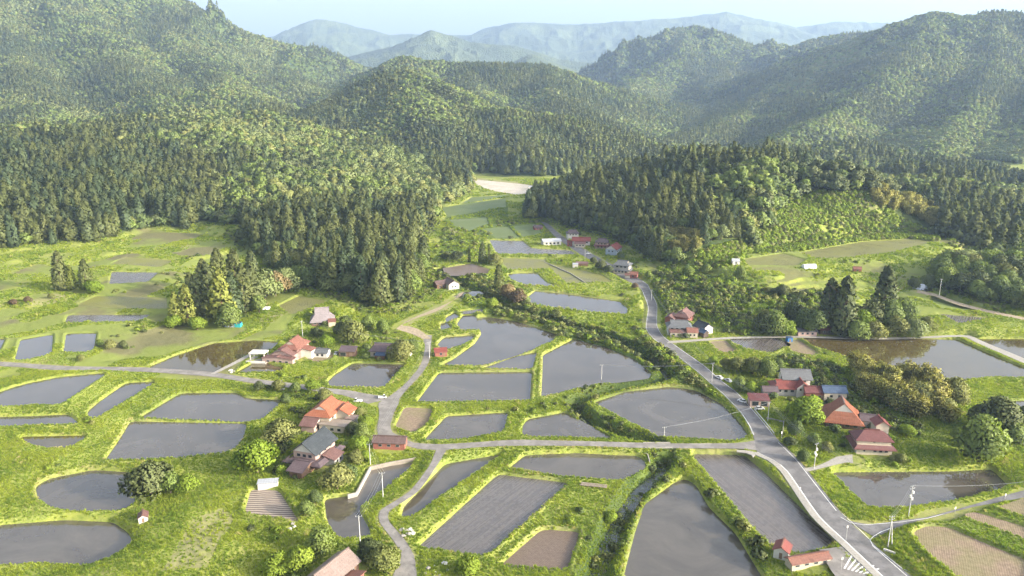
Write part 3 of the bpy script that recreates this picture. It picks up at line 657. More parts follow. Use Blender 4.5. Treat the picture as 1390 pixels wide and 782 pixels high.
def build_roads():
    names = dict(main='main_road', cross='cross_road', village='village_road', lane='farm_lane', east='side_road', concrete='farm_path', upper='hill_track', north='dirt_track', drive='driveway', ramp='yard_ramp')
    dz = dict(main=.0, cross=-.012, east=-.012, village=-.02, lane=-.024, drive=-.016, north=-.03, ramp=.0, concrete=-.016, upper=0)
    for r in [q for q in RD if q['mat']]: ribbon(names[r['name']], r['L'], r['R'], r['Z'], RMAT[r['mat']], dz[r['name']]+.03)
    M = RD[0]; L, Rr, Z = M['L'], M['R'], M['Z']; W = np.hypot(*(Rr-L).T)[:, None]
    d = (Rr-L)/W
    # white edge lines, broken where the side roads join
    def strip(a0, w, i0, i1, side, nm='road_marking', m=M_white, dz=.036, z=0):
        if side < 0: p = L+d*a0; q = p+d*w
        else: q = Rr-d*a0; p = q-d*w
        ribbon(nm, p[i0:i1], q[i0:i1], Z[i0:i1]+z, m, dz)
    vs = np.array([proj(M['C'][i][0], M['C'][i][1], Z[i])[1] for i in range(len(Z))])
    def ix(v): return int(np.argmin(np.abs(vs-v)))
    strip(.25, .17, ix(384), ix(596), -1); strip(.3, .17, ix(384), ix(596), 1)
    strip(.25, .2, ix(628), len(Z)-1, -1); strip(.9, .2, ix(604), ix(704), 1)
    strip(.9, .2, ix(740), len(Z)-1, 1)
    # raised footway with kerb on the west side of the lower road
    i0 = ix(614); P0 = L-d*2.3; P1 = L-d*.05
    ribbon('footway', P0[i0:], P1[i0:], Z[i0:], M_conc, .15, .3)
    ribbon('footway_kerb', P1[i0:]-d[i0:]*.02, (P1+d*.16)[i0:], Z[i0:], simple('kerb', (.6, .58, .55), .8, .1), .17, .3)
    # corner of the footway along the cross road
    cz = .6; pts = [(1000,611.2,1000,613.6),(1012,611.6,1012,615),(1021,613,1020,618),(1027,616.5,1022,621)]
    Lc = np.array([P(a, b, cz) for a, b, c, e in pts]); Rc = np.array([P(c, e, cz) for a, b, c, e in pts]); ribbon('footway', Lc, Rc, np.full(4, cz), M_conc, .145, .3)
    # curved lines at the east junction
    def curve_line(px, w=.2, z=.6):
        c = np.array([P(u, v, z) for u, v in px]); t = np.gradient(c, axis=0); t /= np.hypot(*t.T)[:, None]; nrm = np.stack([-t[:, 1], t[:, 0]], 1)
        ribbon('road_marking', c-nrm*w/2, c+nrm*w/2, np.full(len(px), z), M_white, .042)
    curve_line([(1249,782),(1225,772),(1206,757),(1192,746),(1184,739),(1181,733),(1186,728),(1196,722),(1210,717)])
    curve_line([(1141,702),(1155,710),(1172,712.5),(1195,711),(1225,708.5),(1260,703.5),(1300,692.5),(1345,680),(1400,665.5)], .16)
    curve_line([(1181,733),(1170,722),(1155,708),(1143,697)], .17)
    # hatched zone beside the footway
    hz = .6; cen = [P(*q, hz) for q in [(1140,762),(1180,762)]]
    hp = [(1140,773,1143,773),(1148,756,1166,754),(1161,748,1186,762),(1180,781,1196,775)]
    pad = [P(u, v, hz) for u, v in [(1112,746),(1150,741),(1201,781),(1204,790),(1140,790),(1128,774)]]
    me = bpy.data.meshes.new('lay_by'); me.from_pydata([(*p, hz+.012) for p in pad], [], [tuple(range(len(pad)))]); me.materials.append(M_asph2)
    if me.polygons[0].normal.z < 0: me.flip_normals()
    struct('lay_by', me)
    for k in range(6):
        f = k/5; a = P(1146+f*26, 772+f*7, hz); b = P(1159+f*34, 750+f*22, hz)
        a = np.array(a); b = np.array(b); t = (b-a)/np.linalg.norm(b-a); nn = np.array([-t[1], t[0]])*.22
        ribbon('road_marking', np.array([a-nn, b-nn]), np.array([a+nn, b+nn]), np.array([hz, hz]), M_white, .032)
def build_stream():
    S = np.array(STREAM); t = np.gradient(S, axis=0); t /= np.hypot(*t.T)[:, None]; n = np.stack([-t[:, 1], t[:, 0]], 1); w = np.array(STREAM_W)[:, None]*.5+.7
    n_ = len(S); z = np.array([float(terrain(np.array([p[0]]), np.array([p[1]]))[0]) for p in S])+.35
    z = np.minimum.accumulate(z)
    ribbon('stream_water', S-n*w, S+n*w, z, mat_water('stream_water', (.04, .05, .04), .4, .12, 0, (.1, .1, .09)))
# ---------------------------------------------------------------- plants
def cards(pos, nrm, size, rng, droop=0.0):
    """irregular leaf-clump quads at pos, roughly facing nrm"""
    n = len(pos); r = rng.normal(size=(n, 3)); r += nrm*1.1; r /= np.linalg.norm(r, axis=1)[:, None]
    t = np.cross(r, rng.normal(size=(n, 3))); t /= np.linalg.norm(t, axis=1)[:, None]+1e-9; b = np.cross(r, t)
    s = size*rng.uniform(.6, 1.3, n)[:, None]; V = []
    for k, (a, c) in enumerate([(-1, -.55), (.35, -1), (1, .5), (-.4, 1)]):
        j = rng.uniform(.65, 1.2, (n, 1)); V.append(pos+(t*a+b*c)*s*.5*j)
    V = np.stack(V, 1).reshape(-1, 3); F = np.arange(4*n).reshape(-1, 4); return V, F
def conifer_crown(H, Rm, n, size, seed, bare=.08, power=.8):
    rng = np.random.default_rng(seed); t = rng.uniform(0, 1, n)**1.15; t = bare+(1-bare)*t
    lay = np.round(t*22+rng.uniform(-.3, .3, n))/22; t = t*.5+lay*.5
    ph = rng.uniform(0, 2*np.pi, n); lob = 1+.18*np.sin(ph*5+t*37)+.12*np.sin(ph*3+seed)+.1*np.sin(t*60+ph)
    rr = Rm*np.clip((1-(t-bare)/(1-bare)), 0, 1)**power*np.minimum(1, (t-bare)*6+.45)*lob*rng.uniform(.45, 1, n)**.5
    z = t*H-rr*.28*rng.uniform(.3, 1, n)
    pos = np.stack([rr*np.cos(ph), rr*np.sin(ph), z], 1); nr = np.stack([np.cos(ph), np.sin(ph), np.full(n, .55)], 1)
    V, F = cards(pos, nr, size, rng)
    top = np.array([[0, 0, H*1.02]]); return V, F
def broad_crown(H, Rm, n, size, seed, trunk=.22, lobes=9, flat=1.0):
    rng = np.random.default_rng(seed); c = []
    for k in range(lobes):
        a = k*2.4+rng.uniform(-.4, .4); q = rng.uniform(.1, .75) if k else 0
        zz = H*(trunk+(1-trunk)*(.24+.50*(1-q)*rng.uniform(.35, 1.1))); rad = Rm*rng.uniform(.42, .62)*(1.2 if k == 0 else 1)
        c.append((math.cos(a)*q*Rm, math.sin(a)*q*Rm, min(zz, H-rad*.75), rad))
    c = np.array(c); pick = rng.choice(lobes, n, p=c[:, 3]**2/np.sum(c[:, 3]**2)); d = rng.normal(size=(n, 3)); d[:, 2] += .25; d /= np.linalg.norm(d, axis=1)[:, None]
    rad = c[pick, 3]*rng.uniform(.72, 1.08, n); pos = c[pick, :3]+d*rad[:, None]*np.array([1, 1, .85*flat])
    return cards(pos, d, size, rng)
def shrub_crown(H, Rm, n, size, seed): return broad_crown(H, Rm, n, size, seed, .02, 5)
def bamboo_crown(H, Rm, n, size, seed):
    rng = np.random.default_rng(seed); k = 9; a = rng.uniform(0, 6.28, k); q = rng.uniform(0, Rm*.75, k); hh = H*rng.uniform(.75, 1, k)
    pick = rng.integers(0, k, n); t = rng.uniform(.15, 1, n)**.8; lean = .18*H*t**2
    pos = np.stack([np.cos(a[pick])*(q[pick]+lean), np.sin(a[pick])*(q[pick]+lean), hh[pick]*t], 1)
    w = (.35+.9*np.sin(np.pi*np.clip(t, 0, 1))**.7)*Rm*.30; pos += rng.normal(size=(n, 3))*w[:, None]*np.array([1, 1, .7])
    d = rng.normal(size=(n, 3)); d[:, 2] += .3; return cards(pos, d/np.linalg.norm(d, axis=1)[:, None], size, rng)
def trunk_mesh(name, H, r0, r1, mat, seed=0, limbs=0, limb_from=.35, spread=.5):
    rng = random.Random(seed); V = []; F = []
    def tube(p0, p1, a, b, m=3, k=6):
        base = len(V); p0 = Vector(p0); p1 = Vector(p1); d = (p1-p0).normalized(); u = d.orthogonal().normalized(); w = d.cross(u)
        for i in range(m+1):
            t = i/m; c = p0.lerp(p1, t)+Vector((rng.uniform(-1, 1), rng.uniform(-1, 1), 0))*.06*H/10*(0 < i < m); rr = a+(b-a)*t
            for j in range(k):
                an = j*2*math.pi/k; V.append(tuple(c+(u*math.cos(an)+w*math.sin(an))*rr))
        for i in range(m):
            for j in range(k): F.append((base+i*k+j, base+i*k+(j+1) % k, base+(i+1)*k+(j+1) % k, base+(i+1)*k+j))
    tube((0, 0, -1.0), (0, 0, H), r0, r1, 4, 7)
    for i in range(limbs):
        z = H*(limb_from+(.9-limb_from)*i/max(limbs, 1)); a = i*2.4; L = H*spread*rng.uniform(.5, .9)
        tube((0, 0, z), (math.cos(a)*L, math.sin(a)*L, z+L*.8), r0*.45, r1*.4, 2, 5)
    me = bpy.data.meshes.new(name); me.from_pydata(V, [], F); me.materials.append(mat); me.update(); return me
L_ = {
 'cedar': mat_leaf('cedar_leaf', (.125,.148,.050), (.170,.185,.068), (.09,.125,.062), .3),
 'cedar_light': mat_leaf('cedar_light_leaf', (.17,.20,.040), (.22,.24,.055), None, .2),
 'dark': mat_leaf('dark_leaf', (.080,.105,.040), (.115,.135,.050), None, .15),
 'mid': mat_leaf('mid_leaf', (.17,.23,.058), (.23,.28,.08), (.125,.17,.06), .3),
 'bright': mat_leaf('bright_leaf', (.19,.27,.030), (.25,.32,.045), None, .35),
 'olive': mat_leaf('olive_leaf', (.175,.20,.06), (.225,.235,.08), None, .25),
 'pale': mat_leaf('pale_leaf', (.20,.24,.095), (.245,.28,.12), (.16,.205,.07), .25),
 'gold': mat_leaf('gold_leaf', (.36,.34,.11), (.44,.41,.16), (.28,.29,.09), .3),
 'tan': mat_leaf('tan_leaf', (.27,.20,.10), (.20,.17,.08), None, .25),
 'brown': mat_leaf('brown_leaf', (.12,.085,.055), (.16,.12,.075), None, .2),
}
BARK = simple('bark', (.16,.115,.085), .9, .3, 4, .1); BARK2 = simple('cedar_bark', (.24,.15,.11), .9, .3, 3, .1)
def crown_normals(me, blend=.62):
    n = len(me.vertices); co = np.empty(n*3, np.float32); me.vertices.foreach_get('co', co); co = co.reshape(-1, 3)
    zc = co[:, 2].min()*.62+co[:, 2].max()*.38; c = np.array([0, 0, 0]); d = co.copy(); d[:, 2] = (co[:, 2]-zc)*.55+np.hypot(co[:, 0], co[:, 1]).mean()*.35
    d /= np.linalg.norm(d, axis=1)[:, None]+1e-6
    fn = np.empty(len(me.polygons)*3, np.float32); me.polygons.foreach_get('normal', fn); fn = np.repeat(fn.reshape(-1, 3), 4, 0)
    sg = np.sign((fn*d).sum(1))[:, None]; v = d*blend+fn*sg*(1-blend); v /= np.linalg.norm(v, axis=1)[:, None]+1e-6
    me.normals_split_custom_set_from_vertices(v.tolist()); return me
def mk(nm, VF, mat, b=.62): return crown_normals(mesh_np(nm, VF[0], VF[1], mat, True), b)
PROTO = {}   # kind -> list of (crown mesh, trunk mesh, nominal height)
def build_protos():
    for k, (cm, n, sz) in dict(cedar=('cedar', 1300, 1.35), cedar_light=('cedar_light', 1300, 1.35)).items():
        PROTO[k] = [(mk('crown', conifer_crown(24, Rm*1.4, n, sz, 10+i, .03+.03*i, pw*.62), L_[cm]), trunk_mesh('trunk', 21, .42, .08, BARK2, i), 24) for i, (Rm, pw) in enumerate([(4.2, .8), (3.7, .65), (4.6, .9)])]
    PROTO['slim'] = [(mk('crown', conifer_crown(24, 2.7, 700, 1.1, 40+i, .02, .55), L_['dark']), trunk_mesh('trunk', 21, .3, .06, BARK2, i), 24) for i in range(2)]
    PROTO['cedar_dark'] = [(mk('crown', conifer_crown(30, 7.2, 2400, 1.5, 44+i, .03, .42), L_['dark']), trunk_mesh('trunk', 24, .5, .1, BARK2, i, 5), 30) for i in range(2)]
    for k in ('dark', 'mid', 'bright', 'olive', 'pale', 'tan', 'brown'):
        PROTO[k] = [(mk('crown', broad_crown(10, 5.0, 3800, .62, 60+i*7+len(k), .04, 13), L_[k]), trunk_mesh('trunk', 6.5, .28, .09, BARK, i, 5), 10) for i in range(3)]
    PROTO['gold'] = [(mk('crown', bamboo_crown(10, 3.4, 2400, .60, 80+i), L_['gold']), trunk_mesh('trunk', 8, .12, .04, BARK, i, 7, .05, .25), 10) for i in range(3)]
    for k in ('dark', 'mid', 'bright', 'olive', 'brown', 'pale'):
        PROTO['shrub_'+k] = [(mk('crown', shrub_crown(2.4, 1.7, 420, .42, 90+i+len(k)), L_[k]), trunk_mesh('trunk', 1.2, .07, .03, BARK, i, 4, .1, .4), 2.4) for i in range(3)]
NAMES = dict(cedar='cedar_tree', cedar_light='cedar_tree', slim='cypress_tree', cedar_dark='fir_tree', gold='bamboo_clump')
def plant(kind, x, y, z, H, label, group, cat=None, wide=1.0):
    pr = PROTO[kind]; cr, tr, h0 = pr[random.randrange(len(pr))]; s = H/h0
    nm = NAMES.get(kind, 'shrub' if kind.startswith('shrub') else 'broadleaf_tree')
    o = bpy.data.objects.new(nm, None); COL.objects.link(o); o.location = (x, y, z-.15); o.rotation_euler = (0, 0, random.uniform(0, 6.28)); o.scale = (s*wide, s*wide, s)
    o.empty_display_size = .5
    tag(o, label, cat or nm.split('_')[-1].replace('clump', 'bamboo'), group)
    link('trunk' if nm != 'shrub' else 'stem', tr, o); link('crown' if nm != 'bamboo_clump' else 'foliage', cr, o); return o
# low detail versions for the masses
FAR = {}
def build_far():
    P_ = []
    hid = {}
    def add(name, VF, mat, extra=None):
        me = mk(name, VF, mat, .8)
        return bpy.data.objects.new(name, me)
    FAR['cedar0'] = [add('cedar', conifer_crown(23, 5.3, 460, 2.2, 200+i, .06, .50), L_['cedar']) for i in range(3)]
    FAR['cedar1'] = [add('cedar', conifer_crown(15, 4.2, 90, 2.9, 210+i, .04, .5), L_['cedar']) for i in range(2)]
    FAR['broad0'] = [add('broadleaf', broad_crown(15, 6.6, 480, 2.1, 220+i, .05, 9), L_[c]) for i, c in enumerate(['mid', 'mid', 'pale', 'olive', 'dark'])]
    FAR['broad1'] = [add('broadleaf', broad_crown(11, 6.6, 110, 3.2, 230+i, .02, 5), L_[c]) for i, c in enumerate(['mid', 'dark', 'pale', 'mid', 'olive'])]
    FAR['bush'] = [add('bush', shrub_crown(2.6, 2.0, 150, .75, 240+i), L_[c]) for i, c in enumerate(['mid', 'dark', 'olive', 'bright'])]
    def tuft(seed, n, h, mat, w=.07):
        rng = np.random.default_rng(seed); V = []; F = []
        for i in range(n):
            a = rng.uniform(0, 6.28); q = rng.uniform(0, .45); x, y = math.cos(a)*q, math.sin(a)*q; b = rng.uniform(0, 6.28); l = rng.uniform(.1, .5)*h; hh = h*rng.uniform(.6, 1.1)
            V += [(x-w*math.sin(b), y+w*math.cos(b), -.05), (x+w*math.sin(b), y-w*math.cos(b), -.05), (x+math.cos(b)*l, y+math.sin(b)*l, hh)]; F.append((3*i, 3*i+1, 3*i+2))
        return bpy.data.objects.new('tuft', mesh_np('tuft', V, F, mat))
    GL = [mat_leaf('grass_blade', (.26,.32,.040), (.34,.37,.06), (.15,.22,.035), .45, .05), mat_leaf('grass_blade_dry', (.38,.36,.12), (.42,.37,.18), None, .35), mat_leaf('grass_blade_deep', (.18,.25,.035), (.22,.29,.04), None, .35)]
    FAR['tuft'] = [tuft(1, 26, .55, GL[0], .09), tuft(2, 22, .75, GL[0], .09), tuft(3, 24, .6, GL[1], .08), tuft(4, 26, .5, GL[2], .1)]
def instance_object(name, pts, scales, rots, idx, protos, kind='stuff'):
    c = bpy.data.collections.new(name+'_kinds')
    for i, o in enumerate(protos): o.name = '%02d_%s' % (i, o.name); c.objects.link(o)
    me = bpy.data.meshes.new(name); me.vertices.add(len(pts)); me.vertices.foreach_set('co', np.asarray(pts, np.float32).ravel())
    a = me.attributes.new('scl', 'FLOAT_VECTOR', 'POINT'); a.data.foreach_set('vector', np.asarray(scales, np.float32).ravel())
    a = me.attributes.new('rot', 'FLOAT', 'POINT'); a.data.foreach_set('value', np.asarray(rots, np.float32))
    a = me.attributes.new('pick', 'INT', 'POINT'); a.data.foreach_set('value', np.asarray(idx, np.int32))
    o = link(name, me); ng = bpy.data.node_groups.new(name, 'GeometryNodeTree')
    ng.interface.new_socket('Geometry', in_out='INPUT', socket_type='NodeSocketGeometry'); ng.interface.new_socket('Geometry', in_out='OUTPUT', socket_type='NodeSocketGeometry')
    N = ng.nodes; gi = N.new('NodeGroupInput'); go = N.new('NodeGroupOutput'); ip = N.new('GeometryNodeInstanceOnPoints'); ci = N.new('GeometryNodeCollectionInfo')
    ci.inputs['Collection'].default_value = c; ci.inputs['Separate Children'].default_value = True; ci.inputs['Reset Children'].default_value = True
    def na(n, t):
        q = N.new('GeometryNodeInputNamedAttribute'); q.data_type = t; q.inputs['Name'].default_value = n; return q.outputs['Attribute']
    cx = N.new('ShaderNodeCombineXYZ'); L = ng.links
    L.new(na('rot', 'FLOAT'), cx.inputs['Z']); L.new(gi.outputs[0], ip.inputs['Points']); L.new(ci.outputs[0], ip.inputs['Instance']); ip.inputs['Pick Instance'].default_value = True
    L.new(na('pick', 'INT'), ip.inputs['Instance Index']); L.new(cx.outputs[0], ip.inputs['Rotation']); L.new(na('scl', 'FLOAT_VECTOR'), ip.inputs['Scale']); L.new(ip.outputs[0], go.inputs[0])
    md = o.modifiers.new('instances', 'NODES'); md.node_group = ng; tag(o, kind=kind); return o
# ---------------------------------------------------------------- where the woods grow
CEDAR_PX = [([(-80,205),(120,215),(230,212),(290,235),(290,300),(250,320),(205,300),(130,350),(-80,360)], .88),
 ([(330,290),(420,320),(560,340),(600,400),(560,432),(380,420),(330,350)], .62),
 ([(682,225),(760,215),(860,240),(960,262),(990,300),(1005,340),(880,358),(735,312),(682,310)], .68),
 ([(620,150),(800,170),(900,200),(760,240),(640,245)], .7), ([(1255,265),(1420,300),(1420,350),(1300,345)], .85), ([(560,180),(640,230),(650,265),(600,270)], .7),
 ([(1000,200),(1150,210),(1100,240)], .5)]
BAMBOO_PX = [[(1185,256),(1225,256),(1275,290),(1270,312),(1235,310),(1180,280)], [(905,318),(935,305),(955,330),(940,360),(905,352)]]
PALE_PX = [[(240,118),(330,110),(330,150),(250,150)], [(0,130),(140,160),(140,200),(0,200)], [(540,100),(640,150),(620,170),(540,150)]]
VIS = {}
def visible(x, y, z, top, slack=0.0):
    r = np.hypot(x, y); a = np.arctan2(x, y)
    if 'cm' not in VIS:
        el = (GH-CAM_H)/GR[:, None]; VIS['cm'] = np.maximum.accumulate(el, 0)
    ri = np.clip(np.searchsorted(GR, r*.975)-1, 0, len(GR)-1); ai = np.clip(np.searchsorted(GA, a), 0, len(GA)-1)
    return (z+top-CAM_H)/r > VIS['cm'][ri, ai]-slack
def zone(u, v, x, y, r):
    pc = .26+1.5*fbm(x, y, 210, 2, 301)+.15*fbm(x, y, 30, 2, 302)
    wu = u+fbm(x, y, 40, 2, 303)*14*900/np.maximum(r, 400); wv = v+fbm(x, y, 40, 2, 304)*8*900/np.maximum(r, 400)
    for pg, p in CEDAR_PX: pc = np.where(inside(wu, wv, pg), p, pc)
    for pg in PALE_PX: pc = np.where(inside(wu, wv, pg), pc*.4, pc)
    return pc, wu, wv
def grow_woods():
    bands = [(420, 800, 7.6), (800, 1250, 8.0), (1250, 2100, 7.6), (2100, 3200, 9.0), (3200, 4700, 12.0)]
    allp = []
    rng = RNG
    for r0, r1, s in bands:
        xm = r1*math.sin(R(43)); gx, gy = np.meshgrid(np.arange(-xm, xm, s), np.arange(r0*.7, r1, s))
        x = (gx+rng.uniform(-.45, .45, gx.shape)*s).ravel(); y = (gy+rng.uniform(-.45, .45, gx.shape)*s).ravel(); r = np.hypot(x, y); a = np.abs(np.arctan2(x, y))
        k = (r > r0) & (r <= r1) & (a < R(40)); x = x[k]; y = y[k]
        # cheap height from the polar sheet first
        r = np.hypot(x, y); ri = np.clip(np.searchsorted(GR, r), 0, len(GR)-1); ai = np.clip(np.searchsorted(GA, np.arctan2(x, y)), 0, len(GA)-1)
        z0 = GH[ri, ai]; k = visible(x, y, z0, 26 if r1 < 2000 else 18); x = x[k]; y = y[k]
        h, cols, info = terrain(x, y, True); u, v = proj(x, y, h)
        pc, wu, wv = zone(u, v, x, y, np.hypot(x, y))
        k = (info['hill'] > np.where(np.hypot(x, y) > 1100, 2.0, 1.6)) & (info['dmin'] > 3) & (info['rd'] > 3)
        clr = np.zeros(x.size, bool)
        for pg in CLEAR_PX+BARE_PX[:1]: clr |= inside(wu, wv, pg)
        clr &= np.hypot(x, y) < 1400
        k &= ~clr
        if r0 > 1000: k &= rng.random(x.size) > .04
        x, y, h, u, v, pc = x[k], y[k], h[k], u[k], v[k], pc[k]
        bam = np.zeros(x.size, bool)
        for pg in BAMBOO_PX: bam |= inside(wu[k], wv[k], pg)
        ced = rng.random(x.size) < pc
        sc = rng.uniform(.72, 1.18, x.size)*(1+.25*fbm(x, y, 90, 2, 305))
        if s > 8.5: sc *= s/9
        allp.append(np.stack([x, y, h, u, v, ced*1.0, bam*1.0, sc, np.hypot(x, y), np.full(x.size, s)], 1))
    A = np.concatenate(allp); print('forest points', len(A), 'cedar', int(A[:, 5].sum()))
    # the largest-looking ones stand as trees of their own
    inframe = (A[:, 3] > -10) & (A[:, 3] < 1400) & (A[:, 4] < 470)
    taken = np.zeros(len(A), bool)
    def zone_label(u, v, ced):
        t = 'tall dark cedar' if ced else 'round green broadleaf tree'
        if u < 300: return t+' in the wood above the left terraces', t.split()[-1]+'s of the wood above the left terraces'
        if u < 640: return t+' on the wooded spur behind the farmhouses', t.split()[-1]+'s of the wooded spur behind the farmhouses'
        if u > 1255 and v > 350: return t+' in the round grove beside the hill track', t.split()[-1]+'s of the round grove beside the hill track'
        if u < 1010: return t+' on the wooded hill over the small village', t.split()[-1]+'s of the wooded hill over the village'
        return t+' on the ridge above the high right terrace', t.split()[-1]+'s of the ridge above the high terrace'
    for ced in (1, 0):
        idx = np.nonzero(inframe & (A[:, 5] == ced) & (A[:, 6] == 0))[0]; order = idx[np.argsort(A[idx, 8])]
        for i in order[:IND_N[ced]]:
            x, y, h, u, v, c, b, sc, r, s = A[i]
            if ced: kind, H = 'cedar', 22*sc
            else: kind, H = random.choice(['mid', 'mid', 'pale', 'olive', 'dark', 'mid']), 13*sc
            lb, gp = zone_label(u, v, ced); plant(kind, x, y, h, H, lb, gp, 'tree', 1.0 if ced else 1.15); taken[i] = True
    idx = np.nonzero(A[:, 6] == 1)[0]
    nb = 0
    for i in idx:
        if A[i, 8] < 1400 and nb < 120:
            x, y, h, u, v, c, b, sc, r, s = A[i]; nb += 1
            f = u > 1100
            plant('gold', x, y, h, 10*sc, 'golden bamboo clump high on the right-hand ridge slope' if f else 'golden bamboo clump at the foot of the dark wooded hill', 'bamboo on the ridge slope' if f else 'bamboo at the foot of the wooded hill', 'bamboo', 1.15)
        taken[i] = True
    B = A[~taken]; ced = B[:, 5] == 1
    for nm, m, near, far in (('cedar_forest', ced, 'cedar0', 'cedar1'), ('broadleaf_forest', ~ced, 'broad0', 'broad1')):
        C = B[m]; n = len(C); nr = C[:, 8] < 1250; pr = FAR[near]+FAR[far]; a, b = len(FAR[near]), len(FAR[far])
        if nm[0] == 'b':
            pn = fbm(C[:, 0], C[:, 1], 160, 3, 306); q = np.clip(RNG.random(n)*.6+.2+pn*1.1, 0, .999)
            # species weights
            tn = np.array([4, 0, 1, 3, 2])[np.clip((q*5).astype(int), 0, 4)]; tf = np.array([1, 0, 3, 4, 2])[np.clip((q*5).astype(int), 0, 4)]+a
            idx = np.where(nr, tn, tf)
        else: idx = np.where(nr, RNG.integers(0, a, n), a+RNG.integers(0, b, n))
        sc = C[:, 7]; S = np.stack([sc*RNG.uniform(.85, 1.2, n), sc*RNG.uniform(.85, 1.2, n), sc*RNG.uniform(.85, 1.15, n)], 1)
        instance_object(nm, C[:, :3]-np.array([0, 0, .6]), S, RNG.uniform(0, 6.28, n), idx, pr)
IND_N = {1: 190, 0: 150}
def grow_ground_cover():
    # scrub on unmown slopes and along the stream
    xs, ys = np.meshgrid(np.arange(-260, 420, 2.0), np.arange(190, 760, 2.0)); x = (xs+RNG.uniform(-.9, .9, xs.shape)).ravel(); y = (ys+RNG.uniform(-.9, .9, xs.shape)).ravel()
    h, cols, info = terrain(x, y, True); u, v = proj(x, y, h)
    free = (info['dmin'] > 1.2) & (info['rd'] > 1.5)
    sc = np.zeros(x.size, bool)
    for pg in SCRUB_SHADE_PX: sc |= inside(u+fbm(x, y, 8, 2, 5)*10, v+fbm(x, y, 8, 2, 6)*6, pg)
    st = info['sdm'] < 5
    mead = np.zeros(x.size, bool)
    for pg in CLEAR_PX[:2]: mead |= inside(u, v, pg)
    edge = (info['hill'] > .05) & (info['hill'] < 5)
    nz = fbm(x, y, 18, 3, 401); rnd = RNG.random(x.size)
    k = free & ((sc & (rnd < .62+nz) & ((y < 560) | (rnd < .06))) | (st & (rnd < np.where(v > 590, -.12, .26)+nz*.6)) | (mead & (rnd < .78+nz)) | (edge & (rnd < .35)) | ((nz > .33) & (rnd < .12) & (info['dmin'] > 2.5)))
    k &= (u > -40) & (u < 1430) & (v < 800)
    for hx, hy, hr in KEEPOUT: k &= np.hypot(x-hx, y-hy) > hr
    x, y, h, nz = x[k], y[k], h[k], nz[k]; n = len(x); s = RNG.uniform(.45, 1.05, n)*np.where(sc[k] | mead[k], 1.15, .75)*np.where(st[k] & (y < 300), .7, 1)
    pick = np.clip((RNG.random(n)*4).astype(int), 0, 3); pick = np.where(st[k] & (pick == 3), 1, pick); pick = np.where(mead[k] & (pick < 2), 3, pick)
    print('scrub', n)
    instance_object('undergrowth', np.stack([x, y, h-.2], 1), np.stack([s*1.1, s*1.1, s], 1), RNG.uniform(0, 6.28, n), pick, FAR['bush'])
    # long grass on the banks
    xs, ys = np.meshgrid(np.arange(-300, 310, .85), np.arange(168, 440, .85)); x = (xs+RNG.uniform(-.42, .42, xs.shape)).ravel(); y = (ys+RNG.uniform(-.42, .42, xs.shape)).ravel()
    u, v = proj(x, y, 0); k = (u > -30) & (u < 1420) & (v < 800) & (RNG.random(x.size) < np.clip(1.35-(y-190)/280, .25, 1)); x = x[k]; y = y[k]
    h, cols, info = terrain(x, y, True); u, v = proj(x, y, h)
    k = (info['dmin'] > .35) & (info['rd'] > .35) & (info['hill'] < 2) & (cols[:, 3] < .4)
    for hx, hy, hr in KEEPOUT: k &= np.hypot(x-hx, y-hy) > hr*.75
    bare = np.zeros(x.size, bool)
    for pg in BARE_PX[1:]: bare |= inside(u, v, pg)
    k &= ~bare | (RNG.random(x.size) < .4)
    x, y, h, d = x[k], y[k], h[k], cols[k, 0]
    xs, ys = np.meshgrid(np.arange(-420, 420, 2.1), np.arange(400, 760, 2.1)); x2 = (xs+RNG.uniform(-1, 1, xs.shape)).ravel(); y2 = (ys+RNG.uniform(-1, 1, xs.shape)).ravel(); h2, c2, i2 = terrain(x2, y2, True); u2, v2 = proj(x2, y2, h2)
    k2 = (i2['dmin'] > .8) & (i2['rd'] > 1) & (i2['hill'] < 6) & (c2[:, 3] < .4) & (u2 > -20) & (u2 < 1410) & (fbm(x2, y2, 14, 3, 415) > -.25)
    nf = int(k2.sum()); x = np.concatenate([x, x2[k2]]); y = np.concatenate([y, y2[k2]]); h = np.concatenate([h, h2[k2]]); d = np.concatenate([d, c2[k2, 0]])
    xs, ys = np.meshgrid(np.arange(-160, 520, 3.4), np.arange(740, 1160, 3.4)); x2 = (xs+RNG.uniform(-1.6, 1.6, xs.shape)).ravel(); y2 = (ys+RNG.uniform(-1.6, 1.6, xs.shape)).ravel(); h2, c2, i2 = terrain(x2, y2, True)
    k2 = (i2['dmin'] > 1.5) & (i2['rd'] > 1.5) & (i2['hill'] < 5) & (fbm(x2, y2, 22, 3, 417) > -.2); x = np.concatenate([x, x2[k2]]); y = np.concatenate([y, y2[k2]]); h = np.concatenate([h, h2[k2]]); d = np.concatenate([d, c2[k2, 0]]); nf += int(k2.sum()); n = len(x); print('tufts', n)
    nz = fbm(x, y, 9, 3, 411); pick = np.where(RNG.random(n) < d*.5+np.clip(nz-.4, 0, 1), 2, np.where(nz < -.2, 3, RNG.integers(0, 2, n)))
    s = RNG.uniform(.5, 1.15, n)*(1+.4*nz)*np.where(np.arange(n) >= n-nf, 1.9, 1)*np.where(y > 750, 1.4, 1)
    instance_object('grass', np.stack([x, y, h], 1), np.stack([s*1.3, s*1.3, s], 1), RNG.uniform(0, 6.28, n), pick, FAR['tuft'])
KEEPOUT = []
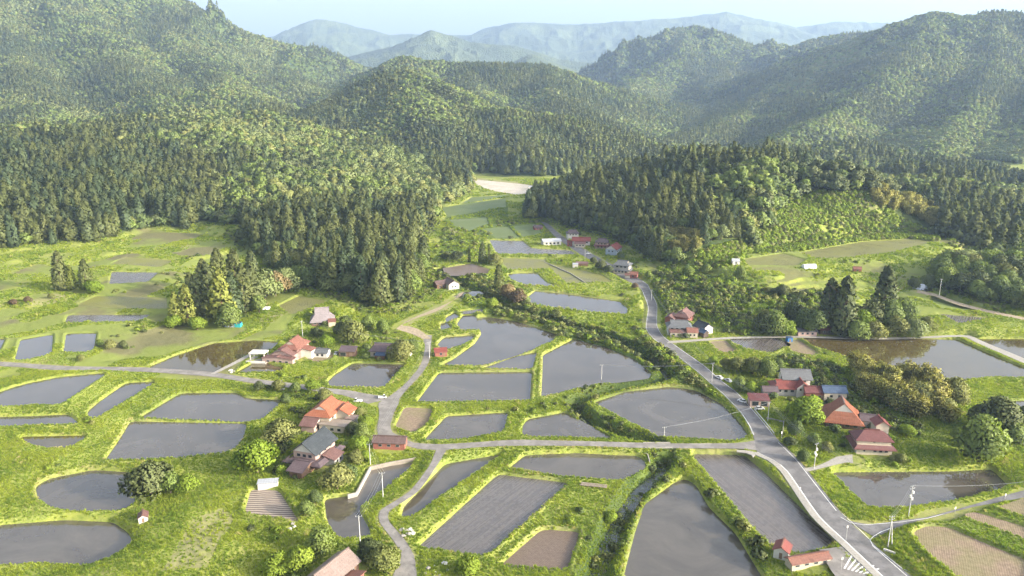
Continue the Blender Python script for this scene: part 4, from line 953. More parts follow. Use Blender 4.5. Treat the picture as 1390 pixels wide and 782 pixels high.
# single trees: kind, u, v of the foot, height, what sets it apart
TREES = [
 ('dark',205,674,15,'dark round evergreen between the two oval ponds and the little hut'),('mid',232,670,9,'low green tree right beside the dark round evergreen'),('bright',255,668,7.5,'spreading yellow-green bush tree on the bank above the grass knoll'),
 ('bright',350,642,15,'large bright yellow-green tree at the corner of the terraced pond'),('olive',382,606,13,'yellowish bushy tree on the shaded side of the two big farmhouses'),('bright',372,592,7,'small bright tree behind the yellowish tree by the farmhouses'),
 ('bright',408,776,9,'bright young tree in the hollow left of the bottom roof'),('bright',375,780,8,'bright bush tree at the bottom edge under the striped garden'),('mid',436,752,9,'leafy tree on the pond bank above the bottom roof'),
 ('olive',520,774,9,'yellow-green tree between the bottom roof and the farm lane'),('dark',502,756,7,'dark tree just behind the bottom roof'),('bright',636,780,7,'sapling with bright leaves below the large ploughed paddy'),
 ('olive',458,664,11,'rounded olive tree in front of the dark-roofed farmhouse'),('mid',474,652,7,'smaller tree touching the rounded olive tree'),('mid',415,700,6,'green bush tree beside the striped garden'),
 ('mid',428,684,5.5,'small bush tree between farmhouse and narrow pond'),
 ('olive',378,530,6,'feathery olive bush tree beside the village road bend'),('mid',402,534,6,'green tree in the row under the pink farmhouse, middle one'),('bright',424,532,7,'bright tree in the row under the pink farmhouse, right one'),('olive',441,545,7,'olive tree above the orange roof gable'),('dark',352,530,5,'dark bush tree at the bend of the village road'),('mid',388,548,5,'low bush tree at the corner of the upper terrace pond'),
 ('olive',480,466,15,'big olive tree rising between two small sheds'),('dark',470,458,12,'darker tree leaning on the big olive tree'),('bright',443,472,8,'bright slender tree behind the white shed'),('dark',430,458,7,'dark bush tree in front of the grey pyramid roof'),
 ('olive',546,490,13,'tall feathery tree hiding the pale-roofed house'),('mid',560,480,8,'small tree beside the red shed and the dirt track'),('mid',500,448,9,'green tree at the edge of the wooded spur'),('mid',520,452,8,'green tree behind the pale-roofed house'),
 ('olive',150,474,6,'bushy tree on the bank between two terrace ponds'),('dark',168,472,4.5,'dark low bush tree above the village road'),('mid',136,470,4.5,'pale bush tree above the small square pond'),('olive',110,490,4,'low hedge-like bush tree next to the village road'),
 ('brown',18,412,5,'brownish thicket tree at the left edge of the terraces'),('brown',38,410,4.5,'brownish low tree below the bright meadow'),('olive',70,405,4,'olive low tree on the terrace bank'),
 ('cedar',84,394,26,'tall lone cedar standing in the bright meadow, left of a pair'),('cedar_light',98,394,17,'lower light-green cedar leaning on the tall lone cedar'),('cedar',118,394,21,'cedar on the right of the lone pair in the meadow'),('bright',128,399,11,'bright round tree at the foot of the lone pair of cedars'),
 ('cedar',655,358,17,'slender cedar with two spires in the mid-valley clump'),('slim',664,358,16,'dark narrow cypress in the mid-valley clump'),('slim',637,356,13,'short dark cypress in the mid-valley clump'),('dark',620,354,10,'dark round tree on the left of the mid-valley clump'),('olive',672,360,11,'olive tree on the right of the mid-valley clump'),('dark',606,352,8,'low dark tree beside the track in the mid valley'),
 ('cedar',677,396,19,'cedar at the head of the dark stream thicket'),('tan',690,406,12,'brownish tree on the stream bank beside a cedar'),('brown',702,412,11,'dark brown leaning tree by the white pond'),('bright',668,418,8,'bright round tree on the bank between ponds'),('mid',712,412,7,'green tree next to the white pond corner'),
 ('bright',967,494,5,'small round bright tree beside the main road'),('olive',1000,506,9,'olive tree left of the roadside grove'),('olive',1022,508,10,'tall olive tree in the roadside grove'),('mid',1040,512,10,'green tree on the right of the roadside grove'),('olive',985,502,7,'small olive tree nearest the parked cars'),('bright',1018,532,6,'bright small tree above the pink garage'),('mid',1003,530,7,'green tree behind the parked cars'),('mid',1056,505,7,'low green tree behind the grey-roofed house'),
 ('bright',1092,574,14,'bright tall tree beside the wide orange farmhouse roof'),('mid',1080,592,7,'green tree under the bright tall one'),('mid',1104,606,6,'bush tree beside the driveway pole'),('olive',1122,612,4.5,'olive bush tree at the driveway bend'),('dark',1072,606,5,'dark bush tree at the main road verge'),('mid',1090,626,5,'bush tree at the corner of driveway and main road'),
 ('mid',1328,628,18,'large leafy tree on the meadow above the square pond'),('dark',1352,590,17,'dark pointed tree behind the large leafy tree'),('mid',1374,600,10,'green tree at the right edge of the grove'),('bright',1230,592,6,'round bright tree behind the red two-tier roof'),('olive',1222,628,4.5,'low olive bush tree beside the red two-tier house'),('dark',1336,580,11,'dark tree on the left of the pointed one'),('dark',1392,580,10,'dark tree at the right edge of the picture'),('mid',1300,600,6,'low tree in the shaded meadow'),
 ('cedar_dark',1123,448,30,'tall dark fir on the left of the fir group'),('cedar_dark',1142,454,33,'tall dark fir in the middle of the fir group'),('cedar_dark',1198,438,33,'tall dark fir on the right beside the olive thicket'),('cedar',1152,452,18,'shorter cedar at the foot of the firs'),('bright',1170,450,16,'bright tree between the tall firs'),('mid',1206,446,18,'leafy tree under the right-hand fir'),
 ('olive',1218,456,13,'olive round tree at the right end of the fir group'),('pale',1240,458,13,'pale olive round tree above the terrace pond'),('olive',1186,458,12,'olive round tree below the firs'),('mid',1052,454,14,'leafy tree above the blue box'),('bright',1068,454,10,'bright tree above the red sheds'),('mid',1092,450,13,'green tree left of the tall firs'),('dark',1036,452,12,'dark tree on the scrub slope'),('dark',1076,436,13,'dark tree behind the green ones above the sheds'),('dark',1158,440,14,'dark round tree between firs'),
 ('mid',1106,454,15,'leafy tree leaning against the left fir'),('dark',1182,446,17,'dark broad tree filling the gap between the firs'),('mid',1162,460,13,'leafy tree in front of the middle fir'),('olive',1256,448,10,'low olive tree at the far right of the fir group'),('mid',1226,442,16,'green tree behind the pale olive one'),
 ('dark',1240,392,8,'small dark tree beside the bright sliver of water'),('pale',1262,388,11,'pale tree at the start of the hill track'),
 ('dark',816,366,8,'dark round tree among the village houses'),('dark',826,370,7,'dark tree by the grey village house'),('mid',842,352,7,'green tree behind the village houses'),('brown',862,392,5,'reddish bush tree beside the village road'),('dark',806,358,6,'dark low tree beside the village road'),('mid',880,376,6,'green tree above the village road bend'),
 ('bright',828,710,5,'bright bush tree hanging over the stream'),('mid',1005,372,9,'green tree on the scrub slope below the terrace'),('dark',1062,392,9,'dark tree in the scrub below the terrace'),('mid',960,362,8,'green tree at the foot of the ridge'),('mid',935,352,9,'leafy tree beside the golden bamboo'),
]
for i, (u, v, h) in enumerate([(488,566,5.5),(497,580,6.5),(492,596,7),(486,612,7.5),(482,630,6.5),(496,625,5),(480,590,6)]): TREES.append((['olive','bright','mid','bright','olive','bright','dark'][i], u, v, h, None))
HEDGE_LBL = 'garden tree in the hedge row between farmhouses and village road'
for i, (u, v, h, k) in enumerate([(240,438,16,'cedar_light'),(256,440,20,'cedar_light'),(270,434,23,'cedar'),(286,428,27,'cedar'),(303,438,27,'cedar_light'),(318,434,24,'cedar'),(333,424,25,'cedar'),(300,410,29,'cedar'),(280,412,24,'cedar'),(345,416,23,'cedar'),(262,422,20,'cedar'),(322,405,27,'cedar'),(345,398,24,'cedar'),(312,445,12,'mid'),(268,448,8,'bright'),(360,408,17,'pale'),(374,402,16,'tan'),(388,396,15,'pale'),(352,425,10,'mid'),(236,446,8,'bright')]):
    TREES.append((k, u, v, h, 'G'))
STAND = {'cedar': 'tall cedar in the lone stand between terraces and pond', 'cedar_light': 'light green cedar on the near edge of the lone stand', 'mid': 'green broadleaf tree at the foot of the lone stand', 'bright': 'bright bush tree at the foot of the lone stand', 'pale': 'pale broadleaf tree on the right of the lone stand', 'tan': 'brownish tree on the right of the lone stand'}
for i in range(52):
    a = random.random(); u = 1168+a*130+random.uniform(-6, 6); v = 524+a*36+random.uniform(-24, 22)
    TREES.append((random.choice(['gold', 'gold', 'gold', 'gold', 'olive']), u, v, random.uniform(8, 12), 'B'))
def garden_shrubs():
    sp = [(446,572,'orange-roofed farmhouse',13),(425,622,'dark-roofed farmhouse',12),(400,480,'pink farmhouse',13),(524,478,'pale-roofed farmhouse',10),(1074,528,'grey-roofed farmhouse',13),(1141,570,'orange hipped farmhouse',12),(1181,606,'two-tier red house',10),(921,450,'roadside house',10),(438,436,'steep hipped farmhouse',9),(845,368,'grey village house',8),(462,775,'bottom barn',11)]
    for u, v, nm, rad in sp:
        cx, cy = P(u, v, 1.5)
        for k in range(11):
            a = random.uniform(0, 6.28); q = rad*random.uniform(.95, 1.35); x, y = cx+math.cos(a)*q, cy+math.sin(a)*q
            h, c, i = terrain(np.array([x]), np.array([y]), True)
            if i['dmin'][0] < 1.2 or i['rd'][0] < 1.2: continue
            kd = random.choice(['mid', 'olive', 'bright', 'dark', 'mid']); w = {'mid': 'green', 'olive': 'olive', 'bright': 'bright green', 'dark': 'dark green'}[kd]
            plant('shrub_'+kd, x, y, float(h[0]), random.uniform(1.6, 3.4), w+' garden shrub around the '+nm, 'shrubs around the '+nm, 'shrub', 1.1)
def plant_singles():
    pts = [P(u, v, 2.0) for k, u, v, h, l in TREES]
    for (k, u, v, h, l) in TREES:
        z = 1.0
        for _ in range(4):
            x, y = P(u, v, z); z = float(terrain(np.array([x]), np.array([y]))[0])
        g = None; lb = l
        if l is None: lb, g = HEDGE_LBL, 'garden trees between farmhouses and road'
        elif l == 'G': lb, g = STAND[k], 'trees of the lone stand'; h *= 1.2
        elif l == 'B': lb, g = {'gold': 'golden bamboo clump in the thicket behind the farmhouse', 'olive': 'olive tree in the golden bamboo thicket', 'dark': 'dark tree in the golden bamboo thicket'}[k], 'bamboo thicket behind the farmhouse'
        plant(k, x, y, z, h, lb, g, None, 1.0)
# ---------------------------------------------------------------- buildings
WM = dict(white=simple('white_plaster', (0.576,0.552,0.504), .8, .08, 1), cream=simple('cream_plaster', (0.496,0.432,0.336), .8, .1, 1), pink=simple('pinkish_wall', (0.400,0.288,0.248), .8, .12, 1.5), grey=simple('grey_wall', (0.304,0.296,0.288), .8, .12, 1.5),
 brown=simple('brown_boards', (0.160,0.096,0.064), .85, .25, 3), dark=simple('dark_boards', (0.080,0.060,0.048), .85, .25, 3), redwall=simple('red_boards', (0.272,0.104,0.080), .85, .2, 3), blue=simple('blue_sheet', (0.032,0.160,0.400), .5, .1, 2), teal=simple('teal_sheet', (0.040,0.360,0.400), .5, .1, 2), bluew=simple('pale_blue_wall', (0.320,0.384,0.464), .7, .1, 2), conc=M_conc, steel=simple('galvanised_steel', (0.440,0.448,0.456), .45, .1, 4, 0, .6))
TM = dict(orange=mat_tiles('orange_tiles', (0.327,0.112,0.055)), red=mat_tiles('red_tiles', (0.222,0.056,0.043)), dkred=mat_tiles('dark_red_tiles', (0.142,0.043,0.040)), pinkred=mat_tiles('faded_red_tiles', (0.182,0.097,0.083)), rust=mat_tiles('rusty_tiles', (0.233,0.100,0.070)), slate=mat_tiles('dark_slate_tiles', (0.040,0.048,0.055), var=.2), greyt=mat_tiles('grey_tiles', (0.126,0.132,0.139), var=.2), tan=mat_tiles('tan_sheet', (0.306,0.253,0.207), var=.15), mauve=mat_tiles('mauve_tiles', (0.118,0.084,0.092)),
 brownr=mat_tiles('brown_sheet', (0.138,0.091,0.082)), blue=mat_tiles('blue_tiles', (0.053,0.091,0.165)), pale=mat_tiles('pale_sheet', (.25,.185,.16), var=.12), thatch=mat_tiles('covered_thatch', (0.264,0.226,0.230), var=.18), white=mat_tiles('white_sheet', (0.396,0.416,0.451), var=.08), burnt=mat_tiles('burnt_orange_tiles', (0.274,0.091,0.043), var=.4))
GLASS = NT('window_glass'); GLASS.bsdf((.03,.035,.04), .12, .6); GLASS = GLASS.m
FRAME = simple('window_frame', (.32,.31,.30), .5, .1, 5); FRAMEW = simple('white_frame', (.75,.75,.74), .5, .05, 5); DOORM = simple('door_wood', (.22,.15,.10), .7, .2, 5)
def me_from(name, V, F, mat):
    me = bpy.data.meshes.new(name); me.from_pydata(V, [], F); me.validate(); me.materials.append(mat)
    import bmesh
    bm = bmesh.new(); bm.from_mesh(me); bmesh.ops.recalc_face_normals(bm, faces=bm.faces); bm.to_mesh(me); bm.free(); me.update(); return me
def boxvf(x0, x1, y0, y1, z0, z1, V, F):
    b = len(V); V += [(x, y, z) for z in (z0, z1) for x, y in ((x0, y0), (x1, y0), (x1, y1), (x0, y1))]
    F += [(b, b+3, b+2, b+1), (b+4, b+5, b+6, b+7), (b, b+1, b+5, b+4), (b+1, b+2, b+6, b+5), (b+2, b+3, b+7, b+6), (b+3, b, b+4, b+7)]
def rot_pts(V, a, ox, oy):
    c, s = math.cos(a), math.sin(a); return [(x*c-y*s+ox, x*s+y*c+oy, z) for x, y, z in V]
def layer_solid(quads, t):
    """top faces given as a height shell; adds a copy t below and the rim"""
    V = []; idx = {}
    F = []
    def vi(p):
        k = tuple(round(q, 4) for q in p)
        if k not in idx: idx[k] = len(V); V.append(p)
        return idx[k]
    for q in quads: F.append(tuple(vi(p) for p in q))
    n = len(V); V2 = V+[(x, y, z-t) for x, y, z in V]; edges = {}
    for f in F:
        for i in range(len(f)):
            e = (f[i], f[(i+1) % len(f)]); edges[e] = edges.get(e, 0)+1
    F2 = list(F)+[tuple(i+n for i in f[::-1]) for f in F]
    for (a, b) in edges:
        if (b, a) not in edges: F2.append((b, a, a+n, b+n))
    return V2, F2
def block(root, w, d, h, rise, roof='gable', o=(0, 0), rr=0, z0=0, wall='white', tile='red', ov=.7, win=(), door=None, gable=None, lift=0, ridge=None, wallvis=True, shell=None):
    """one volume of a house: wall part, roof part (with its ridge tiles), windows (with panes) and door"""
    a = R(rr); X, Y = w/2, d/2; V = []; F = []
    if wallvis:
        boxvf(-X, X, -Y, Y, z0-1.2 if z0 < .5 else z0, z0+h, V, F)
        if roof == 'gable':
            b = len(V); V += [(-X, -Y, z0+h), (-X, Y, z0+h), (-X, 0, z0+h+rise-.1), (X, -Y, z0+h), (X, Y, z0+h), (X, 0, z0+h+rise-.1)]
            F += [(b, b+2, b+1), (b+3, b+4, b+5), (b, b+3, b+5, b+2), (b+1, b+2, b+5, b+4)]
        if roof == 'shed':
            b = len(V); V += [(-X, Y, z0+h), (X, Y, z0+h), (-X, Y, z0+h+rise-.1), (X, Y, z0+h+rise-.1), (-X, -Y, z0+h), (X, -Y, z0+h)]
            F += [(b, b+2, b+4), (b+1, b+5, b+3), (b, b+1, b+3, b+2), (b+2, b+3, b+5, b+4)]
        link('wall', me_from('wall', rot_pts(V, a, *o), F, WM[wall]), root)
    e = z0+h; sl = rise/max(Y, .1); XO, YO = X+ov, Y+ov; ze = e-ov*sl*.6; top = e+rise; q = []; rid = None
    if roof == 'gable':
        q = [[(-XO, -YO, ze), (XO, -YO, ze), (XO, 0, top), (-XO, 0, top)], [(XO, YO, ze), (-XO, YO, ze), (-XO, 0, top), (XO, 0, top)]]; rid = (-XO, XO, 0, top)
    elif roof == 'hip':
        k = max(XO-YO*.95, .3); q = [[(-XO, -YO, ze), (XO, -YO, ze), (k, 0, top), (-k, 0, top)], [(XO, YO, ze), (-XO, YO, ze), (-k, 0, top), (k, 0, top)], [(XO, -YO, ze), (XO, YO, ze), (k, 0, top)], [(-XO, YO, ze), (-XO, -YO, ze), (-k, 0, top)]]; rid = (-k, k, 0, top)
    elif roof == 'pyramid':
        q = [[(-XO, -YO, ze), (XO, -YO, ze), (0, 0, top)], [(XO, YO, ze), (-XO, YO, ze), (0, 0, top)], [(XO, -YO, ze), (XO, YO, ze), (0, 0, top)], [(-XO, YO, ze), (-XO, -YO, ze), (0, 0, top)]]
    elif roof == 'irimoya':
        f = .52; zi = ze+(top-ze)*f; xi = XO-(YO*f)*.9; yi = YO*(1-f)
        q = [[(-XO, -YO, ze), (XO, -YO, ze), (xi, -yi, zi), (-xi, -yi, zi)], [(XO, YO, ze), (-XO, YO, ze), (-xi, yi, zi), (xi, yi, zi)], [(XO, -YO, ze), (XO, YO, ze), (xi, yi, zi), (xi, -yi, zi)], [(-XO, YO, ze), (-XO, -YO, ze), (-xi, -yi, zi), (-xi, yi, zi)],
             [(-xi, -yi, zi), (xi, -yi, zi), (xi, 0, top), (-xi, 0, top)], [(xi, yi, zi), (-xi, yi, zi), (-xi, 0, top), (xi, 0, top)]]; rid = (-xi-.2, xi+.2, 0, top)
        GV = [(s*(xi-.12), y, z) for s in (-1, 1) for y, z in ((-yi, zi-.1), (yi, zi-.1), (0, top-.15))]; GF = [(0, 2, 1), (3, 4, 5), (0, 3, 5, 2), (1, 2, 5, 4), (0, 1, 4, 3)]
        link('gable_wall', me_from('gable_wall', rot_pts(GV, a, *o), GF, WM[gable or wall]), root)
    elif roof == 'shed':
        q = [[(-XO, -YO, e-ov*rise/d), (XO, -YO, e-ov*rise/d), (XO, YO, top+ov*rise/d), (-XO, YO, top+ov*rise/d)]]
    elif roof == 'flat':
        q = [[(-XO, -YO, e+.22), (XO, -YO, e+.22), (XO, YO, e+.32), (-XO, YO, e+.32)]]
    elif roof == 'skirt':
        q = [[(-XO, -YO, e-rise), (XO, -YO, e-rise), (X, -Y, e), (-X, -Y, e)], [(XO, YO, e-rise), (-XO, YO, e-rise), (-X, Y, e), (X, Y, e)], [(XO, -YO, e-rise), (XO, YO, e-rise), (X, Y, e), (X, -Y, e)], [(-XO, YO, e-rise), (-XO, -YO, e-rise), (-X, -Y, e), (-X, Y, e)]]
    RV, RF = layer_solid([[(x, y, z+.14) for x, y, z in f] for f in q], .2)
    ro = link('roof', me_from('roof', rot_pts(RV, a, *o), RF, TM[tile]), root)
    if rid:
        V = []; F = []; boxvf(rid[0]-.05, rid[1]+.05, -.22, .22, rid[3]+.04, rid[3]+.42, V, F)
        link('ridge_tiles', me_from('ridge_tiles', rot_pts(V, a, *o), F, TM[ridge] if ridge else TM[tile]), ro)
    if gable and roof == 'gable':
        for s in (-1, 1):
            x = s*(X+.06); V = [(x, -Y*.93, e+.02), (x, Y*.93, e+.02), (x, 0, e+rise-.35), (x-s*.05, -Y*.93, e+.02), (x-s*.05, Y*.93, e+.02), (x-s*.05, 0, e+rise-.35)]
            link('gable_wall', me_from('gable_wall', rot_pts(V, a, *o), [(0, 1, 2), (3, 5, 4), (0, 3, 4, 1), (1, 4, 5, 2), (2, 5, 3, 0)], WM[gable]), root)
    def put(face, al, zz, ww, hh, mats=(FRAME, GLASS), nm=('window', 'pane')):
        def bx(hw, hh2, out, dep, m, n, par):
            V = []; F = []
            if face in 'SN':
                s = -1 if face == 'S' else 1; y = s*Y; ya, yb = sorted((y-s*dep, y+s*out)); boxvf(al-hw, al+hw, ya, yb, zz-hh2, zz+hh2, V, F)
            else:
                s = -1 if face == 'W' else 1; x = s*X; xa, xb = sorted((x-s*dep, x+s*out)); boxvf(xa, xb, al-hw, al+hw, zz-hh2, zz+hh2, V, F)
            return link(n, me_from(n, rot_pts(V, a, *o), F, m), par)
        f = bx(ww/2, hh/2, .07, .05, mats[0], nm[0], root)
        if mats[1]: bx(ww/2-.09, hh/2-.09, .09, -.05, mats[1], nm[1], f)
    for wn in win: put(*wn)
    if door: put(*door, mats=(DOORM, None), nm=('door', ''))
def house(u, v, z, rz, name, label, group=None, cat=None, keep=8):
    z_ = z
    for _ in range(4):
        x, y = P(u, v, z_); z_ = float(terrain(np.array([x]), np.array([y]))[0]) if z is None else z
    o = bpy.data.objects.new(name, None); COL.objects.link(o); o.location = (x, y, z_+.1); o.rotation_euler = (0, 0, R(rz)); tag(o, label, cat or name.replace('_', ' ').split()[-1], group); KEEPOUT.append((x, y, keep)); return o
def g(u, v):
    z = 1.5
    for _ in range(5): x, y = P(u, v, z); z = float(terrain(np.array([x]), np.array([y]))[0])
    return z
def wins(face, n, span, z, w=1.3, h=1.2): return [(face, -span/2+span*(i+.5)/n, z, w, h) for i in range(n)]
def build_houses():
    # orange-roofed farmhouse
    o = house(444, 571, g(444, 571), 77, 'farmhouse', 'large farmhouse with bright orange tiled roofs and a flat beige annex', keep=13)
    block(o, 14, 9.5, 5.4, 3.2, 'irimoya', wall='cream', tile='orange', gable='white', ov=1.0, win=wins('S', 3, 12, 3.8, 1.6, 1.2)+wins('E', 2, 7, 3.6))
    block(o, 6.5, 7, 4.2, 2.0, 'gable', o=(2.2, -6.8), wall='cream', tile='orange', ov=.6, rr=0, win=wins('S', 2, 6, 2.2))
    block(o, 5.5, 8, 3.0, 1.7, 'gable', o=(-8.2, 2.2), rr=90, wall='pink', tile='pinkred', gable='white', ov=.7, win=wins('W', 2, 6, 1.4))
    block(o, 5.5, 11, 2.8, .1, 'flat', o=(-7.2, -7.2), wall='cream', tile='tan', ov=.4, win=wins('W', 3, 9, 1.4, 1.5))
    block(o, 4, 4, 2.8, .1, 'flat', o=(-1, -11.5), wall='grey', tile='pale', ov=.3)
    # dark-roofed farmhouse
    o = house(425, 626, g(425, 626), 72, 'farmhouse', 'two-storey farmhouse with dark slate upper roof and white gable over mauve lower roofs', keep=13)
    block(o, 13, 9, 6.0, 3.6, 'gable', o=(1.5, 0), wall='pink', tile='slate', gable='white', ov=1.0, win=wins('W', 3, 7, 4.6, 1.5)+wins('S', 3, 11, 4.8))
    block(o, 14.5, 12.5, 3.5, 1.0, 'skirt', o=(.8, -.3), wall='pink', tile='mauve', ov=1.7, wallvis=False)
    block(o, 12.5, 10.5, 3.2, 1.6, 'skirt', o=(1, 0), wall='brown', tile='mauve', ov=1.8, win=wins('W', 4, 9, 1.4, 1.6, 1.8))
    block(o, 5, 10, 3, 1.3, 'gable', o=(-8.2, -1.5), rr=90, wall='brown', tile='mauve', ov=.8, win=wins('S', 1, 3, 1.5, 1.6), door=('S', 1.8, 1.0, .9, 1.9))
    block(o, 6, 4.2, 3.0, 1.0, 'shed', o=(1.2, -8), wall='grey', tile='pinkred', ov=.5, win=wins('S', 2, 4, 1.6))
    # roadside shed
    o = house(530, 606, g(530, 606), -4, 'long_shed', 'long low reddish-brown shed beside the road junction', keep=8)
    block(o, 12, 5, 2.7, 1.4, 'gable', wall='redwall', tile='brownr', ov=.5, gable='cream', win=wins('S', 3, 10, 1.5, 1.4, 1.0), door=('E', 0, 1.05, 1.2, 2.0))
    # pink farmhouse
    o = house(397, 484, g(397, 484), 80, 'farmhouse', 'pinkish farmhouse with stacked red roofs above the village road', keep=13)
    block(o, 13, 9, 5.4, 3.2, 'irimoya', o=(3, 0), wall='pink', tile='rust', gable='cream', ov=1.0, win=wins('S', 3, 11, 3.8))
    block(o, 9, 11, 3.8, 2.4, 'gable', o=(-4.2, 1), wall='pink', tile='pinkred', gable='pink', ov=.7, win=wins('W', 3, 9, 2.3, 1.7))
    block(o, 3.8, 16, 2.8, .9, 'gable', o=(-10, 2), wall='pink', tile='pinkred', ov=.4, rr=0, win=wins('W', 4, 13, 1.4, 1.5, .9))
    block(o, 5, 5.5, 3, 1.2, 'shed', o=(4, -7), wall='white', tile='rust', ov=.4)
    o = house(437, 484, g(437, 484), -8, 'storehouse', 'small white storehouse with grey roof right of the pink farmhouse', keep=5)
    block(o, 7.5, 5, 2.8, 1.4, 'gable', wall='white', tile='greyt', ov=.5, gable='white', win=wins('S', 2, 5, 1.6))
    o = house(473, 482, g(473, 482), -4, 'garage', 'small brown garage with dark roof under the big olive tree', keep=5)
    block(o, 8, 5, 2.7, 1.1, 'shed', wall='brown', tile='mauve', ov=.4, win=[('S', -2, 1.2, 3.0, 2.0)], door=('S', 2, 1.2, 1.6, 2.2))
    # white carport frame
    o = house(352, 487, 2.9, -4, 'carport', 'white steel carport frame on a concrete deck', keep=8)
    V = []; F = []
    for x in (-3.6, 3.6):
        for y in (-2.3, 2.3):
            V = []; F = []; boxvf(x-.16, x+.16, y-.16, y+.16, 0, 3.4, V, F); link('post', me_from('post', V, F, WM['white']), o)
    V = []; F = []; boxvf(-4.1, 4.1, -2.7, 2.7, 3.4, 3.75, V, F); link('roof', me_from('roof', V, F, WM['white']), o)
    V = []; F = []; boxvf(-4.6, 5.6, -6.2, 3.2, -1.6, -.02, V, F); link('deck', me_from('deck', V, F, WM['conc']), o)
    V = []; F = []; boxvf(-4.2, 5.2, -6.1, -5.9, 0, .9, V, F); link('parapet', me_from('parapet', V, F, WM['white']), o)
    # pale-roofed house behind the feathery tree
    o = house(524, 482, g(524, 482), -6, 'farmhouse', 'low farmhouse with a grey-brown roof half hidden behind a feathery tree', keep=9)
    block(o, 14, 8, 3.6, 2.6, 'irimoya', wall='cream', tile='mauve', gable='cream', ov=.9, ridge='greyt', win=wins('S', 4, 12, 1.6, 1.7, 1.3))
    block(o, 5, 3.2, 2.4, .6, 'shed', o=(-1, -6.4), wall='brown', tile='blue', ov=.2)
    block(o, 4.5, 4, 3.2, 1.2, 'gable', o=(11, .5), wall='white', tile='rust', ov=.4)
    o = house(598, 482, g(598, 482), 12, 'shed', 'small red-roofed shed standing at the corner of the flooded paddy', keep=5)
    block(o, 6, 4.6, 2.4, 1.2, 'gable', wall='redwall', tile='red', ov=.4, win=wins('S', 1, 3, 1.3), door=('S', 1.6, 1.0, .9, 1.8))
    # pyramid roof
    o = house(438, 438, g(438, 438), 12, 'thatched_farmhouse', 'farmhouse under a steep greyish-pink hipped roof at the edge of the wood', keep=9)
    block(o, 12, 10.5, 2.6, 6.4, 'irimoya', wall='brown', tile='thatch', gable='dark', ov=1.0, win=wins('S', 4, 11, 1.4, 1.6, 1.3))
    block(o, 4, 3, 2.5, .9, 'shed', o=(5.6, -6.6), wall='cream', tile='rust', ov=.3)
    o = house(313, 443, g(313, 443), -3, 'shed', 'tiny grey shed with a bright blue-green tarpaulin end below the lone stand', keep=5)
    block(o, 6, 3, 2.1, .7, 'gable', wall='bluew', tile='greyt', ov=.3, win=wins('S', 2, 5, 1.1, .9, .7))
    block(o, 3.2, 3.2, 1.9, .2, 'flat', o=(4.8, -.1), wall='teal', tile='blue', ov=.05)
    o = house(362, 420, g(362, 420), 5, 'plastic_tunnel', 'small rounded white plastic tunnel at the rim of the dark pond', keep=4, cat='greenhouse')
    tunnel(o, 4.2, 2.6, 1.6)
    # far white house
    o = house(612, 390, g(612, 390), 28, 'farmhouse', 'white-walled house with a brown roof at the tip of the wooded spur', keep=11)
    block(o, 11, 7.5, 3.4, 2.2, 'gable', o=(0, 0), rr=90, wall='white', tile='brownr', gable='white', ov=.6, win=wins('S', 2, 7, 1.7)+wins('W', 2, 4, 1.6, 1.2))
    block(o, 7, 6.5, 3.0, 1.6, 'gable', o=(-6.8, 3), wall='brown', tile='brownr', ov=.5, win=wins('S', 2, 5, 1.4))
    # village along the road
    def vh(u, v, rz, lb, parts, nm='village_house', keep=8):
        o = house(u, v, g(u, v), rz, nm, lb, 'houses of the small village', 'house', keep)
        for p in parts: block(o, **p)
        return o
    vh(748, 332, 14, 'long white-roofed shed at the far end of the village', [dict(w=16, d=8, h=3.4, rise=1.6, wall='white', tile='white', ov=.6, win=wins('S', 4, 14, 1.8, 2.0, 1.6))], 'long_shed')
    vh(789, 333, -6, 'white house with a long dark red roof beside the white-roofed shed', [dict(w=15, d=8, h=4.6, rise=2.4, wall='white', tile='red', ov=.8, win=wins('S', 4, 13, 3.2, 1.7)), dict(w=9, d=5, h=3, rise=1.2, roof='shed', o=(-1, -6), wall='cream', tile='pinkred', ov=.5, win=wins('S', 3, 8, 1.5)), dict(w=4, d=4, h=3, rise=1.2, o=(-10, -2), wall='redwall', tile='dkred', ov=.5, win=wins('S', 1, 3, 1.6))])
    vh(777, 323, 5, 'smaller house with pale gable peeping over the long red roof', [dict(w=10, d=7, h=5, rise=2.4, wall='white', tile='mauve', ov=.8, roof='irimoya', gable='white', win=wins('S', 3, 8, 3.6))])
    vh(817, 336, -10, 'mauve-roofed two-storey house left of the red hall', [dict(w=10, d=8, h=5.4, rise=2.4, roof='irimoya', wall='pink', tile='mauve', ov=.9, gable='cream', win=wins('S', 3, 8, 3.9)), dict(w=11.5, d=9.5, h=2.9, rise=.9, roof='skirt', wall='pink', tile='dkred', ov=1.2, win=wins('S', 3, 9, 1.4))])
    vh(833, 344, 62, 'red-roofed house with a big pale blue-white gable wall', [dict(w=14, d=9, h=4.6, rise=3.2, wall='bluew', tile='red', ov=.5, gable='white', win=wins('W', 2, 6, 3)+wins('S', 3, 11, 2.6)), dict(w=8, d=5, h=3, rise=1.2, o=(9, 5), wall='brown', tile='mauve', ov=.5)])
    vh(845, 370, -24, 'tall grey two-storey village house with a cream upper front', [dict(w=11, d=8.5, h=6.6, rise=2.6, roof='irimoya', wall='grey', tile='greyt', gable='cream', ov=1.0, win=wins('S', 3, 9, 5.2, 1.8)+wins('W', 2, 6, 5.0)), dict(w=12, d=9.6, h=3.3, rise=.8, roof='skirt', wall='cream', tile='greyt', ov=1.2, win=wins('S', 4, 10, 1.6, 1.7))])
